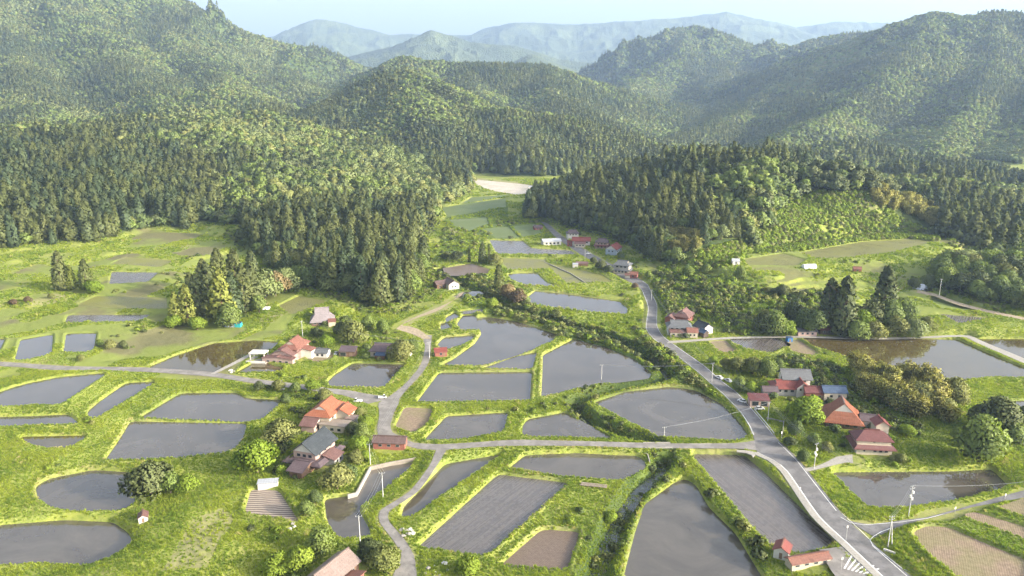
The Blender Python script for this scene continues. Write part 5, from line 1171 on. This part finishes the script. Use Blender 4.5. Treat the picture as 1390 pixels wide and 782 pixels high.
    vh(860, 377, -20, 'small outhouse with rusty red roof beside the grey village house', [dict(w=5.5, d=5, h=2.8, rise=1.4, wall='redwall', tile='rust', ov=.5, win=wins('S', 1, 3, 1.5)), dict(w=3.5, d=3.2, h=2.2, rise=1, o=(-4, -2), wall='cream', tile='pinkred', ov=.3)], 'outhouse', 5)
    vh(790, 360, -6, 'low flat pinkish-brown shelter in the yard at the village bend', [dict(w=9, d=6.5, h=1.6, rise=.3, roof='flat', wall='brown', tile='pinkred', ov=.3), dict(w=4, d=3, h=1.5, rise=.5, roof='shed', o=(-5, -4), wall='white', tile='white', ov=.2)], 'shelter', 6)
    vh(730, 312, 20, 'small reddish barn where the road vanishes behind the dark wood', [dict(w=8, d=5, h=2.8, rise=1.5, wall='redwall', tile='mauve', ov=.5, win=wins('S', 2, 5, 1.4))], 'barn', 6)
    # houses at the road bend
    o = house(921, 452, g(921, 452), -6, 'roadside_house', 'white house with a grey tiled roof and low orange lean-to at the road bend', keep=11)
    block(o, 12.5, 8, 4.6, 2.6, 'irimoya', wall='white', tile='greyt', gable='white', ov=.9, win=wins('S', 4, 11, 3.6, 1.6, 1.1))
    block(o, 9, 3.5, 2.6, .7, 'shed', o=(-.8, -6), wall='cream', tile='pinkred', ov=.4, win=wins('S', 3, 8, 1.3))
    block(o, 5.5, 4.6, 3.0, 1.6, 'gable', o=(6.6, -5.4), wall='cream', tile='rust', ov=.4, win=wins('S', 2, 4, 1.4, 1.0))
    o = house(928, 436, g(928, 436), 60, 'farmhouse', 'salmon-red roofed farmhouse tucked behind the grey-roofed roadside house', keep=9)
    block(o, 11, 8, 4.2, 3.0, 'irimoya', wall='redwall', tile='pinkred', gable='pink', ov=.8, win=wins('S', 3, 9, 2.6))
    block(o, 7, 5, 3.0, 1.5, 'gable', o=(-5, 6), wall='redwall', tile='pinkred', ov=.6)
    o = house(954, 451, g(954, 451), 118, 'storehouse', 'white storehouse with a blue-black gable roof right of the road-bend houses', keep=7)
    block(o, 8, 7, 3.4, 2.4, 'gable', wall='white', tile='slate', gable='white', ov=.6, win=wins('E', 1, 3, 1.6)+wins('N', 2, 6, 1.8), door=('E', 2, 1.1, 1.4, 2.1))
    block(o, 4, 3.5, 2.4, 1.2, 'gable', o=(-5.4, 4.4), wall='dark', tile='blue', ov=.4)
    # grey/red farm compound
    o = house(1074, 530, g(1074, 530), -4, 'farmhouse', 'two-storey farmhouse with weathered grey upper roof and red lower roofs', keep=13)
    block(o, 11.5, 8, 6.4, 2.8, 'gable', o=(1.5, 2), wall='white', tile='greyt', gable='white', ov=1.0, win=wins('S', 3, 9, 5.1, 1.7)+wins('W', 1, 3, 5.2))
    block(o, 13, 8, 3.6, 2.2, 'irimoya', o=(-3, -2.5), wall='grey', tile='red', gable='white', ov=.9, win=wins('S', 4, 11, 2.2, 1.6))
    block(o, 7, 5, 4.4, 2.2, 'gable', rr=90, o=(2.6, -4), wall='white', tile='red', gable='white', ov=.7, win=wins('W', 2, 4, 3.4, .9))
    block(o, 6, 5, 2.8, 1.2, 'gable', o=(-11.5, -6.5), wall='grey', tile='mauve', ov=.5)
    o = house(1104, 540, g(1104, 540), -6, 'barn', 'dark red barn between the grey-roofed farmhouse and the blue-roofed barn', keep=6)
    block(o, 8.5, 6, 3.6, 1.6, 'gable', wall='redwall', tile='dkred', ov=.5, win=wins('S', 2, 6, 1.8), door=('S', 2.8, 1.2, 1.6, 2.2))
    o = house(1130, 541, g(1130, 541), -4, 'barn', 'cream-walled barn with a dull blue roof behind the orange farmhouse', keep=6)
    block(o, 9.5, 6, 3.9, 1.8, 'gable', wall='cream', tile='blue', ov=.5, win=wins('S', 2, 7, 2.2))
    o = house(1029, 549, g(1029, 549), -5, 'garage', 'pinkish garage with a dark red lean-to roof at the roadside', keep=6)
    block(o, 8, 5, 2.9, .9, 'shed', wall='pink', tile='dkred', ov=.4, win=[('S', -1.8, 1.3, 2.8, 2.1), ('S', 1.9, 1.3, 2.8, 2.1)])
    # big orange roof
    o = house(1141, 572, g(1141, 572), 74, 'thatched_farmhouse', 'wide low farmhouse under one huge weathered orange hipped roof', keep=12)
    block(o, 13.5, 13, 2.8, 6.6, 'irimoya', wall='brown', tile='burnt', gable='white', ov=1.2, ridge='pale', win=wins('W', 4, 12, 1.4, 1.8, 1.5)+wins('S', 2, 8, 1.4))
    block(o, 5, 5, 3.2, 1.6, 'gable', o=(-1.5, -9.4), rr=90, wall='white', tile='mauve', ov=.6, win=wins('W', 1, 3, 1.6, 1.0))
    # two-tier red roof with tower
    o = house(1181, 610, g(1181, 610), -7, 'farmhouse', 'cream farmhouse with two tiers of dark red hipped roofs and a small tower', keep=10)
    block(o, 12, 7, 5.2, 2.4, 'hip', o=(0, .6), wall='cream', tile='dkred', ov=.9, win=wins('S', 1, 3, 4.4, 1.0, .6))
    block(o, 12.6, 8.4, 3.5, 1.3, 'skirt', wall='cream', tile='dkred', ov=1.3, win=[('S', .2, 1.3, 1.2, .8), ('S', 2.2, 1.3, 1.2, .8), ('S', 4.2, 1.3, 1.2, .8), ('S', -3.6, 1.3, .8, .8)])
    block(o, 5.2, 4.6, 8.6, 1.7, 'gable', rr=90, o=(4.6, 5.6), wall='cream', tile='red', gable='cream', ov=.6, win=wins('E', 1, 2, 7.2, .9, .9))
    # roadside sheds, bottom right
    o = house(1061, 754, g(1061, 754), 60, 'hut', 'small white hut with a red tiled roof beside the long paddy', keep=4)
    block(o, 4.5, 4.0, 2.7, 1.3, 'gable', wall='white', tile='red', ov=.45, gable='white', win=[('N', -.4, 1.6, 1.6, .8)], door=('W', 0, 1.1, .9, 1.9), ridge='rust')
    o = house(1096, 765, g(1096, 765), 14, 'roadside_shelter', 'long low shed with a patchy rust-red tiled roof joined to the road hatching', keep=7)
    block(o, 12.5, 3.4, 1.8, .8, 'gable', wall='cream', tile='rust', ov=.4, win=wins('S', 4, 12, 1.0, 1.4, .7))
    # bottom house
    o = house(462, 781, g(462, 781), 62, 'barn', 'barn with a wide pinkish-grey sheet roof at the bottom edge', keep=10)
    block(o, 13, 7.6, 3.6, 2.5, 'gable', o=(-3, 0), wall='brown', tile='pale', ov=.6, win=wins('S', 3, 12, 2))
    block(o, 8, 4, 2.8, 1.1, 'shed', o=(-4, -6.6), rr=180, wall='redwall', tile='rust', ov=.5)
    o = house(195, 706, g(195, 706), 24, 'hut', 'tiny hut with a faded red roof below the dark round evergreen', keep=3)
    block(o, 3.2, 2.6, 1.6, .9, 'gable', rr=90, wall='white', tile='pinkred', ov=.3, door=('W', 0, .8, .7, 1.4))
    o = house(364, 659, g(364, 659), 8, 'shed', 'small white lean-to shed at the head of the striped garden', keep=4)
    block(o, 6.4, 2.2, 1.3, .4, 'shed', wall='white', tile='white', ov=.2)
    # sheds above the right pond
    o = house(1120, 452, g(1120, 452), -3, 'shed', 'low shed with a rusty red roof on the path above the long pond', keep=5)
    block(o, 7, 4.5, 2.4, 1.1, 'gable', wall='dark', tile='dkred', ov=.4, win=wins('S', 2, 5, 1.2))
    o = house(1094, 454, g(1094, 454), -2, 'shed', 'long grey-brown shed beside the rusty red one above the pond', keep=6)
    block(o, 10, 4.5, 2.2, .9, 'gable', wall='pink', tile='greyt', ov=.4, win=wins('S', 3, 8, 1.1))
    o = house(1071, 464, g(1071, 464), 6, 'storage_box', 'bright blue box shed standing on the concrete path', keep=3)
    block(o, 2.8, 2.6, 2.2, .1, 'flat', wall='blue', tile='blue', ov=.08, door=('S', 0, 1.0, .9, 1.8))
    o = house(1098, 364, g(1098, 364), 8, 'greenhouse', 'white plastic greenhouse on the high right terrace', keep=6); tunnel(o, 9, 5, 2.8)
    o = house(998, 359, g(998, 359), 0, 'shed', 'small white shed at the left end of the high terrace', keep=4)
    block(o, 5, 4, 2.6, 1.2, 'gable', wall='white', tile='white', ov=.3, gable='white', win=wins('S', 1, 3, 1.4))
    o = house(1163, 369, g(1163, 369), -12, 'shed', 'little brown-roofed shed behind the firs on the high terrace', keep=4)
    block(o, 5, 4, 2.2, 1.1, 'gable', wall='redwall', tile='rust', ov=.3, win=wins('S', 1, 3, 1.2))
    o = house(722, 257, g(722, 257), 4, 'site_hut', 'pale hut on the bare cleared ground at the valley head', keep=5, cat='hut')
    block(o, 9, 5, 3.4, .8, 'gable', wall='white', tile='white', ov=.3, win=wins('S', 2, 7, 1.8))
    o = house(1389, 600, g(1389, 600), 20, 'hut', 'white hut at the right edge behind the grove', keep=4)
    block(o, 4.5, 4, 2.4, 1.0, 'gable', wall='white', tile='white', ov=.3, win=wins('S', 1, 3, 1.3))
def tunnel(o, L, W, H):
    n = 12; V = []; F = []
    for x in (-L/2, L/2):
        for i in range(n+1):
            a = math.pi*i/n; V.append((x, -W/2*math.cos(a), H*math.sin(a)**.8 if 0 < i < n else 0))
    for i in range(n): F.append((i, i+1, n+2+i, n+1+i))
    F += [tuple(range(n+1)), tuple(range(2*n+1, n, -1))]
    link('cover', me_from('cover', V, F, simple('plastic_film', (.8, .8, .8), .35, .05, 3)), o)
    V = []; F = []
    for k in range(int(L/1.5)+1):
        x = -L/2+k*L/int(L/1.5); V = []; F = []
        for i in range(n):
            a, b = math.pi*i/n, math.pi*(i+1)/n; ya, yb = -W/2*math.cos(a)*1.01, -W/2*math.cos(b)*1.01; za, zb = H*math.sin(a)**.8*1.02 if i else 0, H*math.sin(b)**.8*1.02 if i < n-1 else 0
            c = len(V); V += [(x-.04, ya, za), (x+.04, ya, za), (x+.04, yb, zb), (x-.04, yb, zb)]; F.append((c, c+1, c+2, c+3))
        link('hoop', me_from('hoop', V, F, WM['steel']), o)
    
# ---------------------------------------------------------------- poles, wires, cars, walls
def cyl(V, F, p0, p1, r0, r1, k=10):
    p0 = Vector(p0); p1 = Vector(p1); d = (p1-p0).normalized(); a = d.orthogonal().normalized(); c = d.cross(a); b = len(V)
    for p, r in ((p0, r0), (p1, r1)):
        for j in range(k): t = 2*math.pi*j/k; V.append(tuple(p+(a*math.cos(t)+c*math.sin(t))*r))
    F += [(b+j, b+(j+1) % k, b+k+(j+1) % k, b+k+j) for j in range(k)]+[tuple(b+k-1-j for j in range(k)), tuple(b+k+j for j in range(k))]
POLEM = simple('concrete_pole', (.52, .51, .49), .8, .1, 2); METAL = simple('pole_metal', (.30, .31, .32), .5, .1, 3, 0, .5); CERAM = simple('insulator', (.7, .69, .66), .4, .05, 3)
POLES = {}
def pole(key, u, v, H, label, arms=1, trafo=False, rz=20, lean=0, thin=False, brace=False):
    z = g(u, v); x, y = P(u, v, z); o = bpy.data.objects.new('utility_pole' if not thin else 'marker_post', None); COL.objects.link(o); o.location = (x, y, z); o.rotation_euler = (R(lean), 0, R(rz)); tag(o, label, 'pole' if not thin else 'post', 'utility poles along roads and paddies' if not thin else None)
    V = []; F = []; r = .17 if not thin else .07; cyl(V, F, (0, 0, -1), (0, 0, H), r, r*.62); link('shaft', me_from('shaft', V, F, POLEM), o)
    if thin:
        V = []; F = []; boxvf(-.3, .3, -.04, -.0, H-.9, H-.1, V, F); link('plate', me_from('plate', V, F, WM['white']), o); return
    for a in range(arms):
        zz = H-.35-a*.9; V = []; F = []; boxvf(-.95, .95, -.06, .06, zz-.06, zz+.06, V, F); am = link('crossarm', me_from('crossarm', V, F, METAL), o)
        for x_ in (-.85, .1 if a else 0, .85):
            V = []; F = []; cyl(V, F, (x_, 0, zz+.06), (x_, 0, zz+.34), .07, .05, 8); link('insulator', me_from('insulator', V, F, CERAM), am)
    if trafo:
        for k, (sx, zz) in enumerate(((.45, H-3.0), (-.45, H-4.2), (.4, H-5.2))):
            V = []; F = []; cyl(V, F, (sx, 0, zz), (sx, 0, zz+.85), .33, .33, 12); cyl(V, F, (sx, 0, zz+.85), (sx, 0, zz+.98), .2, .08, 12); link('transformer', me_from('transformer', V, F, CERAM), o)
    if brace:
        V = []; F = []; cyl(V, F, (1.9, .3, -1), (.2, 0, H*.82), .16, .12); link('brace_pole', me_from('brace_pole', V, F, POLEM), o)
    c, s = math.cos(R(rz)), math.sin(R(rz)); POLES[key] = [(x+q*c, y+q*s, z+H-.35+.34) for q in (-.85, 0, .85)]
def wire(a, b, lb, sag=1.2, n=3):
    for k in range(n):
        A = Vector(POLES[a][k]); B = Vector(POLES[b][k] if not isinstance(b, tuple) else b); V = []; F = []; pts = []
        for i in range(13):
            t = i/12; p = A.lerp(B, t); p.z -= sag*4*t*(1-t); pts.append(p)
        for i in range(12): cyl(V, F, pts[i], pts[i+1], .028, .028, 4)
        o = link('power_line', me_from('power_line', V, F, METAL)); tag(o, lb, 'cable', 'power lines over the fields')
def build_poles():
    pole('sub', 1205, 743, 10.5, 'stout braced pole at the side-road junction, standing on two legs', 2, False, 15, 0, False, True)
    pole('tr', 1233, 701, 11, 'utility pole with white transformers by the square pond', 2, True, 20)
    pole('drv', 1105, 636, 10, 'utility pole among shrubs at the driveway', 1, True, 30)
    pole('pk', 1042, 572, 8.5, 'utility pole on the gravel yard below the pink garage', 1, False, 30)
    pole('mr', 966, 519, 9.5, 'utility pole at the road edge by the parked cars', 1, False, 40)
    pole('pad', 816, 527, 12, 'tall pale pole standing in the reflecting paddy edge', 1, False, 10)
    pole('cr', 901, 600, 6.5, 'short pole beside the bridge on the cross road', 1, False, 10)
    pole('pn', 520, 676, 9.5, 'pale pole on the grass bank of the narrow pond', 1, False, 10)
    pole('pb', 489, 738, 9.5, 'pale pole at the lower end of the narrow pond', 1, False, 10)
    pole('hd', 503, 636, 10, 'pole at the end of the garden hedge near the long shed', 1, False, 10)
    pole('vl', 411, 458, 9.5, 'pole in front of the steep hipped farmhouse', 1, False, 60)
    pole('up', 1275, 400, 10, 'lone pole on the hill track beside the round grove', 1, False, 20)
    pole('rb', 884, 408, 7, 'pole at the bend where the village road widens', 1, False, 60)
    pole('rv', 794, 352, 8, 'pole beside the road in the small village', 1, False, 60)
    pole('bd', 583, 487, 9, 'pole where the dirt track meets the paddies', 1, False, 30)
    wire('sub', 'tr', 'thin power line from the braced pole to the transformer pole'); wire('drv', 'pk', 'thin power line along the main road yard'); wire('pk', 'mr', 'thin power line towards the parked cars'); wire('pn', 'pb', 'thin power line over the narrow pond'); wire('pn', 'hd', 'thin power line by the garden hedge')
    wire('mr', 'pad', 'thin power line crossing to the pole in the paddy'); wire('drv', 'tr', 'thin power line from the driveway pole to the transformer pole'); wire('bd', 'hd', 'thin power line above the farmhouses'); wire('rb', 'mr', 'thin power line along the main road', 2.2); wire('rv', 'rb', 'thin power line through the small village', 2.2); wire('vl', 'bd', 'thin power line between the upper farmhouses', 1.8); wire('cr', 'pk', 'thin power line from the bridge pole')
    ex = P(1480, 640, 9.5); wire('tr', (*ex, 9.5), 'thin power line leading off over the square pond', 2.0, 2)
    pole('s1', 1148, 735, 5.5, 'thin roadside post on the east edge line', thin=True); pole('s2', 1141, 777, 5, 'thin post at the hatched corner of the road', thin=True); pole('s3', 1060, 600, 4.5, 'thin post at the footpath above the main road', thin=True)
    pole('s4', 1296, 696, 2.2, 'short marker post on the upper verge of the side road', thin=True); pole('s5', 1364, 678, 2.2, 'short marker post farther along the side road', thin=True); pole('s6', 1085, 672, 3.0, 'marker post on the shaded bank right of the main road', thin=True)
CARP = dict(white=(.75, .75, .74), silver=(.5, .51, .52), red=(.35, .05, .04))
def car(u, v, rz, col, label, kind='car'):
    z = g(u, v); x, y = P(u, v, z); o = bpy.data.objects.new('parked_car' if kind == 'car' else 'small_truck', None); COL.objects.link(o); o.location = (x, y, z+.08); o.rotation_euler = (0, 0, R(rz)); tag(o, label, 'car' if kind == 'car' else 'truck', 'vehicles in the valley'); m = simple('car_paint_'+col, CARP[col], .3, .03, 2, 0, 0, .6) if 'car_paint_'+col not in MATS else MATS['car_paint_'+col]
    L, W = (3.9, 1.6) if kind == 'car' else (3.4, 1.5)
    prof = [(-L/2, .3), (-L/2, .85), (-L*.42, .95), (-L*.30, 1.0), (L*.18, 1.0), (L*.46, .85), (L/2, .6), (L/2, .3)] if kind == 'car' else [(-L/2, .45), (-L/2, .7), (L*.10, .72), (L*.12, .95), (L*.47, .9), (L/2, .6), (L/2, .35)]
    def ext(pr, w0, w1, m, n, par):
        V = []; k = len(pr); zm = min(p[1] for p in pr); zM = max(p[1] for p in pr)
        for s in (-1, 1):
            for px, pz in pr: V.append((px, s*(w0+(w1-w0)*(pz-zm)/(zM-zm+1e-6))/2, pz))
        F = [tuple(range(k)), tuple(range(2*k-1, k-1, -1))]+[(i, i+k, (i+1) % k+k, (i+1) % k) for i in range(k)]; return link(n, me_from(n, V, F, m), par)
    ext(prof, W, W*.96, m, 'body', o)
    cab = [(-L*.40, .97), (-L*.32, 1.42), (L*.02, 1.46), (L*.24, .99)] if kind == 'car' else [(L*.12, .94), (L*.14, 1.68), (L*.34, 1.7), (L*.45, .9)]
    c = ext(cab, W*.93, W*.76, GLASS, 'windows', o); V = []; F = []; xa, xb = cab[1][0], cab[2][0]; boxvf(xa, xb, -W*.37, W*.37, cab[2][1]-.01, cab[2][1]+.05, V, F); link('roof', me_from('roof', V, F, m), o)
    if kind != 'car':
        V = []; F = []; boxvf(-L/2, -L/2+.05, -W/2, W/2, .72, 1.05, V, F); boxvf(-L/2, L*.08, -W/2, -W/2+.05, .72, 1.05, V, F); boxvf(-L/2, L*.08, W/2-.05, W/2, .72, 1.05, V, F); link('cargo_bed', me_from('cargo_bed', V, F, m), o)
    for sx in (-.31, .31):
        for sy in (-1, 1):
            V = []; F = []; cyl(V, F, (sx*L, sy*(W/2-.16), .3), (sx*L, sy*(W/2+.02), .3), .3, .3, 12); link('wheel', me_from('wheel', V, F, WM['dark']), o)
    for sy in (-1, 1):
        V = []; F = []; boxvf(L/2-.06, L/2+.01, sy*W*.33-.16, sy*W*.33+.16, .55, .72, V, F); link('headlight', me_from('headlight', V, F, CERAM), o)
def build_small():
    car(976, 514, 120, 'white', 'white car parked nearest the main road by the grove'); car(988, 518, 115, 'silver', 'silver car parked next to the white one by the grove'); car(1007, 546, 130, 'white', 'white van-like car beside the pink garage')
    car(1031, 556, 5, 'silver', 'silver car in front of the pink garage'); car(519, 541, 10, 'white', 'small white truck standing at the village road junction', 'truck'); car(457, 481, 80, 'silver', 'silver car between white storehouse and garage'); car(799, 345, 20, 'white', 'white car in the yard of the small village')
    car(486, 546, 170, 'white', 'small white truck on the road verge above the orange farmhouse', 'truck')
    # bridge over the stream: deck sides and parapets
    z = .6
    o = house(893, 605, z-.1, 0, 'road_bridge', 'short concrete road bridge over the shaded stream', keep=1, cat='bridge')
    V = []; F = []; boxvf(-6.5, 6.5, -1.9, 1.9, -.75, -.10, V, F); link('deck', me_from('deck', V, F, M_conc), o)
    for s in (-1, 1):
        V = []; F = []; boxvf(-5.2, 5.2, s*2.15-.1, s*2.15+.1, -.75, .32, V, F); link('parapet', me_from('parapet', V, F, simple('pale_concrete', (.33, .31, .28), .8, .1, 2)), o)
    for s in (-1, 1):
        V = []; F = []; boxvf(s*5.2-.5, s*5.2+.5, -2.2, 2.2, -4, -.76, V, F); link('abutment', me_from('abutment', V, F, M_conc), o)
    # guard rail along the river side of the main road
    M = RD[0]; C = M['L']; Z = M['Z']; d = M['R']-M['L']; d /= np.hypot(*d.T)[:, None]; C = C-d*.25
    vs = np.array([proj(C[i][0], C[i][1], Z[i])[1] for i in range(len(Z))])
    def rail(v0, v1, side, label, nm='guard_rail', H=.75):
        i0, i1 = int(np.argmin(np.abs(vs-v0))), int(np.argmin(np.abs(vs-v1))); pts = [(C if side < 0 else M['R']+d*.25)[i] for i in range(i0, i1+1)]; zz = Z[i0:i1+1]
        o = bpy.data.objects.new(nm, None); COL.objects.link(o); o.location = (pts[0][0], pts[0][1], zz[0]); tag(o, label, 'guard rail'); ox, oy, oz = o.location
        V = []; F = []; acc = 0
        for i in range(len(pts)-1):
            a, b = pts[i], pts[i+1]; t = np.array(b)-np.array(a); L = np.hypot(*t); nn = np.array([-t[1], t[0]])/L*.05; c = len(V)
            for q, w in ((a, zz[i]), (b, zz[i+1])):
                for s in (-1, 1):
                    for hz in (H-.38, H): V.append((q[0]+s*nn[0]-ox, q[1]+s*nn[1]-oy, w+hz-oz))
            F += [(c, c+1, c+5, c+4), (c+2, c+6, c+7, c+3), (c+1, c+3, c+7, c+5), (c, c+4, c+6, c+2)]
        link('beam', me_from('beam', V, F, simple('rail_white', (.72, .72, .70), .5, .06, 3)), o); k = 0
        dist = 0
        for i in range(len(pts)-1):
            L = np.hypot(*(np.array(pts[i+1])-np.array(pts[i]))); dist += L
            if dist > 3.5:
                dist = 0; p = pts[i]; V = []; F = []; cyl(V, F, (p[0]-ox, p[1]-oy, zz[i]-.4-oz), (p[0]-ox, p[1]-oy, zz[i]+H-oz), .07, .07, 6); link('post', me_from('post', V, F, WM['steel']), o)
    rail(466, 590, -1, 'white guard rail along the stream side of the main road'); rail(398, 452, -1, 'white guard rail on the outside of the road bend')
    rail(560, 592, 1, 'short guard rail by the gravel yard opposite the paddies')
    # white crash block by the junction
    o = house(1207, 751, g(1207, 751), -40, 'guard_block', 'short white guard barrier at the corner of the side road', keep=1, cat='barrier')
    V = []; F = []; boxvf(-1.6, 1.6, -.2, .2, .35, .85, V, F); link('beam', me_from('beam', V, F, WM['white']), o)
    for s in (-1.2, 1.2): V = []; F = []; boxvf(s-.1, s+.1, -.1, .1, -.3, .36, V, F); link('post', me_from('post', V, F, WM['steel']), o)
    # retaining wall of the narrow pond, small bank walls
    def wall(px, H, T, label, m, z, nm='retaining_wall'):
        P_ = [np.array(P(a, b, z)) for a, b in px]; V = []; F = []; n = len(P_)
        for i, p in enumerate(P_):
            t = P_[min(i+1, n-1)]-P_[max(i-1, 0)]; t /= np.hypot(*t); nn = np.array([-t[1], t[0]])*T/2; V += [(*(p-nn), z-2.5), (*(p+nn), z-2.5), (*(p+nn), z+H), (*(p-nn), z+H)]
        for i in range(n-1):
            c = 4*i; F += [(c, c+1, c+5, c+4), (c+1, c+2, c+6, c+5), (c+2, c+3, c+7, c+6), (c+3, c, c+4, c+7)]
        F += [(3, 2, 1, 0), (4*n-4, 4*n-3, 4*n-2, 4*n-1)]; o = link(nm, me_from(nm, V, F, m)); tag(o, label, 'wall')
    wall([(472,676),(484,673),(503,637)], 1.3, .5, 'tall concrete wall dropping into the narrow pond below the farmhouse garden', M_conc, -1.2)
    wall([(503,637),(530,631),(565,625)], 1.2, .4, 'long pale wall between the narrow pond and the roadside', simple('pale_wall', (.25,.22,.18), .85, .15, 1, .03), -1.1)
    wall([(333,699),(408,712)], .3, .3, 'low stone edge under the striped garden', M_conc, .4)
    wall([(1040,568),(1064,573),(1062,592)], .5, .25, 'low grey wall round the gravel yard by the main road', M_conc, .8)
    # concrete dike between the right ponds
    wall([(1313,460),(1345,476),(1395,500),(1450,526)], .55, 1.0, 'straight concrete dike separating the two right-hand ponds', simple('dike', (.27,.25,.20), .9, .2, 1), 2.2, 'pond_dike')
    wall([(738,356),(775,372),(797,386)], .7, .5, 'narrow concrete channel wall across the far paddies', M_conc, 2.2, 'channel_wall')
    wall([(870,615),(879,618),(882,628)], .6, .35, 'curved concrete edge at the pond corner by the bridge', M_conc, -.8)
    # wooden rack and heaps
    o = house(806, 660, g(806, 660), -12, 'timber_rack', 'weathered timber rack lying on the bank between the ponds', keep=1, cat='rack')
    for k in range(5): V = []; F = []; boxvf(-4.6+random.uniform(-.4, .4), 4.6, -1.0+k*.45, -.78+k*.45, .3+.05*(k % 2), .48+.05*(k % 2), V, F); link('beam', me_from('beam', V, F, simple('old_timber', (.30,.25,.20), .9, .3, 3)), o)
    for k in range(5): V = []; F = []; boxvf(-4.2+k*2.05, -4.0+k*2.05, -1.1, 1.2, 0, .3, V, F); link('bearer', me_from('bearer', V, F, WM['brown']), o)
    # rubble and sacks by the lane
    rr = random.Random(5)
    def heap(u0, v0, n, sp, lb, gp, white=.4):
        for k in range(n):
            u, v = u0+rr.uniform(-sp, sp), v0+rr.uniform(-sp*.6, sp*.6); z = g(u, v); x, y = P(u, v, z); s = rr.uniform(.35, .85); V = []; F = []; import bmesh
            bm = bmesh.new(); bmesh.ops.create_icosphere(bm, subdivisions=2, radius=s)
            for vv in bm.verts: vv.co = vv.co*(1+.22*math.sin(vv.co.x*7/s+k)+.15*math.cos(vv.co.y*9/s)); vv.co.z *= .6
            me = bpy.data.meshes.new('rock'); bm.to_mesh(me); bm.free(); w = rr.random() < white; me.materials.append(WM['white'] if w else M_conc)
            o = link('sack' if w else 'rock', me, None, (x, y, z+.2*s)); tag(o, ('white sack in '+lb) if w else ('grey rock in '+lb), 'sack' if w else 'rock', ('sacks' if w else 'rocks')+' of '+gp)
    heap(552, 723, 12, 9, 'the dumped heap beside the farm lane', 'the lane heap'); heap(596, 775, 12, 18, 'the rubble at the bottom edge by the lane', 'the bottom rubble', .15); heap(392, 715, 6, 8, 'the clutter under the striped garden', 'the garden clutter', .5); heap(385, 524, 7, 16, 'the garden rockery under the pink farmhouse', 'the rockery', .5); heap(316, 503, 4, 5, 'the clutter beside the yard ramp', 'the ramp clutter', .7)
# ---------------------------------------------------------------- light, sky, air
SUN_EL, SUN_AZ = R(19), R(112)      # azimuth measured clockwise from +Y: low sun from the right, a little behind the camera
def setup_light():
    w = bpy.data.worlds.new('World'); scene.world = w; w.use_nodes = True; nt = w.node_tree; nt.nodes.clear()
    o = nt.nodes.new('ShaderNodeOutputWorld'); b = nt.nodes.new('ShaderNodeBackground'); s = nt.nodes.new('ShaderNodeTexSky')
    s.sky_type = 'NISHITA'; s.sun_disc = False; s.sun_elevation = SUN_EL; s.sun_rotation = SUN_AZ; s.altitude = 300; s.air_density = .55; s.dust_density = 9.0; s.ozone_density = .3
    b.inputs['Strength'].default_value = .15; hs = nt.nodes.new('ShaderNodeHueSaturation'); hs.inputs['Saturation'].default_value = .28; hs.inputs['Value'].default_value = 1.25; nt.links.new(s.outputs[0], hs.inputs['Color']); nt.links.new(hs.outputs[0], b.inputs[0]); nt.links.new(b.outputs[0], o.inputs[0])
    ld = bpy.data.lights.new('sun', 'SUN'); ld.energy = 5.0; ld.angle = R(.55); ld.color = (1, .86, .64)
    lo = bpy.data.objects.new('sun', ld); COL.objects.link(lo)
    d = Vector((math.sin(SUN_AZ)*math.cos(SUN_EL), math.cos(SUN_AZ)*math.cos(SUN_EL), math.sin(SUN_EL)))
    lo.rotation_euler = d.to_track_quat('Z', 'Y').to_euler(); lo.location = d*500
    scene.view_settings.view_transform = 'Standard'; scene.view_settings.look = 'None'; scene.view_settings.exposure = EXPO; scene.view_settings.gamma = 1
EXPO = 1.27
def haze(dens):
    V = [(x, y, z) for x in (-13000, 13000) for y in (-3000, 15500) for z in (-60, 1900)]
    F = [(0, 1, 3, 2), (4, 6, 7, 5), (0, 4, 5, 1), (2, 3, 7, 6), (0, 2, 6, 4), (1, 5, 7, 3)]
    me = bpy.data.meshes.new('haze'); me.from_pydata(V, [], F); me.update()
    m = bpy.data.materials.new('haze'); m.use_nodes = True; nt = m.node_tree; nt.nodes.clear()
    o = nt.nodes.new('ShaderNodeOutputMaterial'); v = nt.nodes.new('ShaderNodeVolumePrincipled')
    v.inputs['Color'].default_value = (.50, .68, 1, 1); v.inputs['Density'].default_value = dens; v.inputs['Anisotropy'].default_value = .15
    nt.links.new(v.outputs[0], o.inputs['Volume']); me.materials.append(m); tag(link('haze', me), kind='stuff')
scene.render.engine = 'CYCLES'
scene.cycles.use_denoising = True
try: scene.cycles.denoiser = 'OPENIMAGEDENOISE'
except Exception: pass
scene.cycles.max_bounces = 6; scene.cycles.diffuse_bounces = 3; scene.cycles.glossy_bounces = 3; scene.cycles.transmission_bounces = 3; scene.cycles.volume_bounces = 1; scene.cycles.transparent_max_bounces = 6
scene.cycles.sample_clamp_indirect = 6
import time as _t
_t0 = _t.time()
GR, GA, GH = build_ground(); print('ground', _t.time()-_t0)
build_fields(); build_roads(); build_stream(); print('fields', _t.time()-_t0)
build_houses(); build_poles(); build_small(); print('houses', _t.time()-_t0)
build_protos(); build_far(); plant_singles(); garden_shrubs(); print('singles', _t.time()-_t0)
grow_woods(); print('woods', _t.time()-_t0)
grow_ground_cover(); print('cover', _t.time()-_t0)
setup_light(); haze(8e-5)
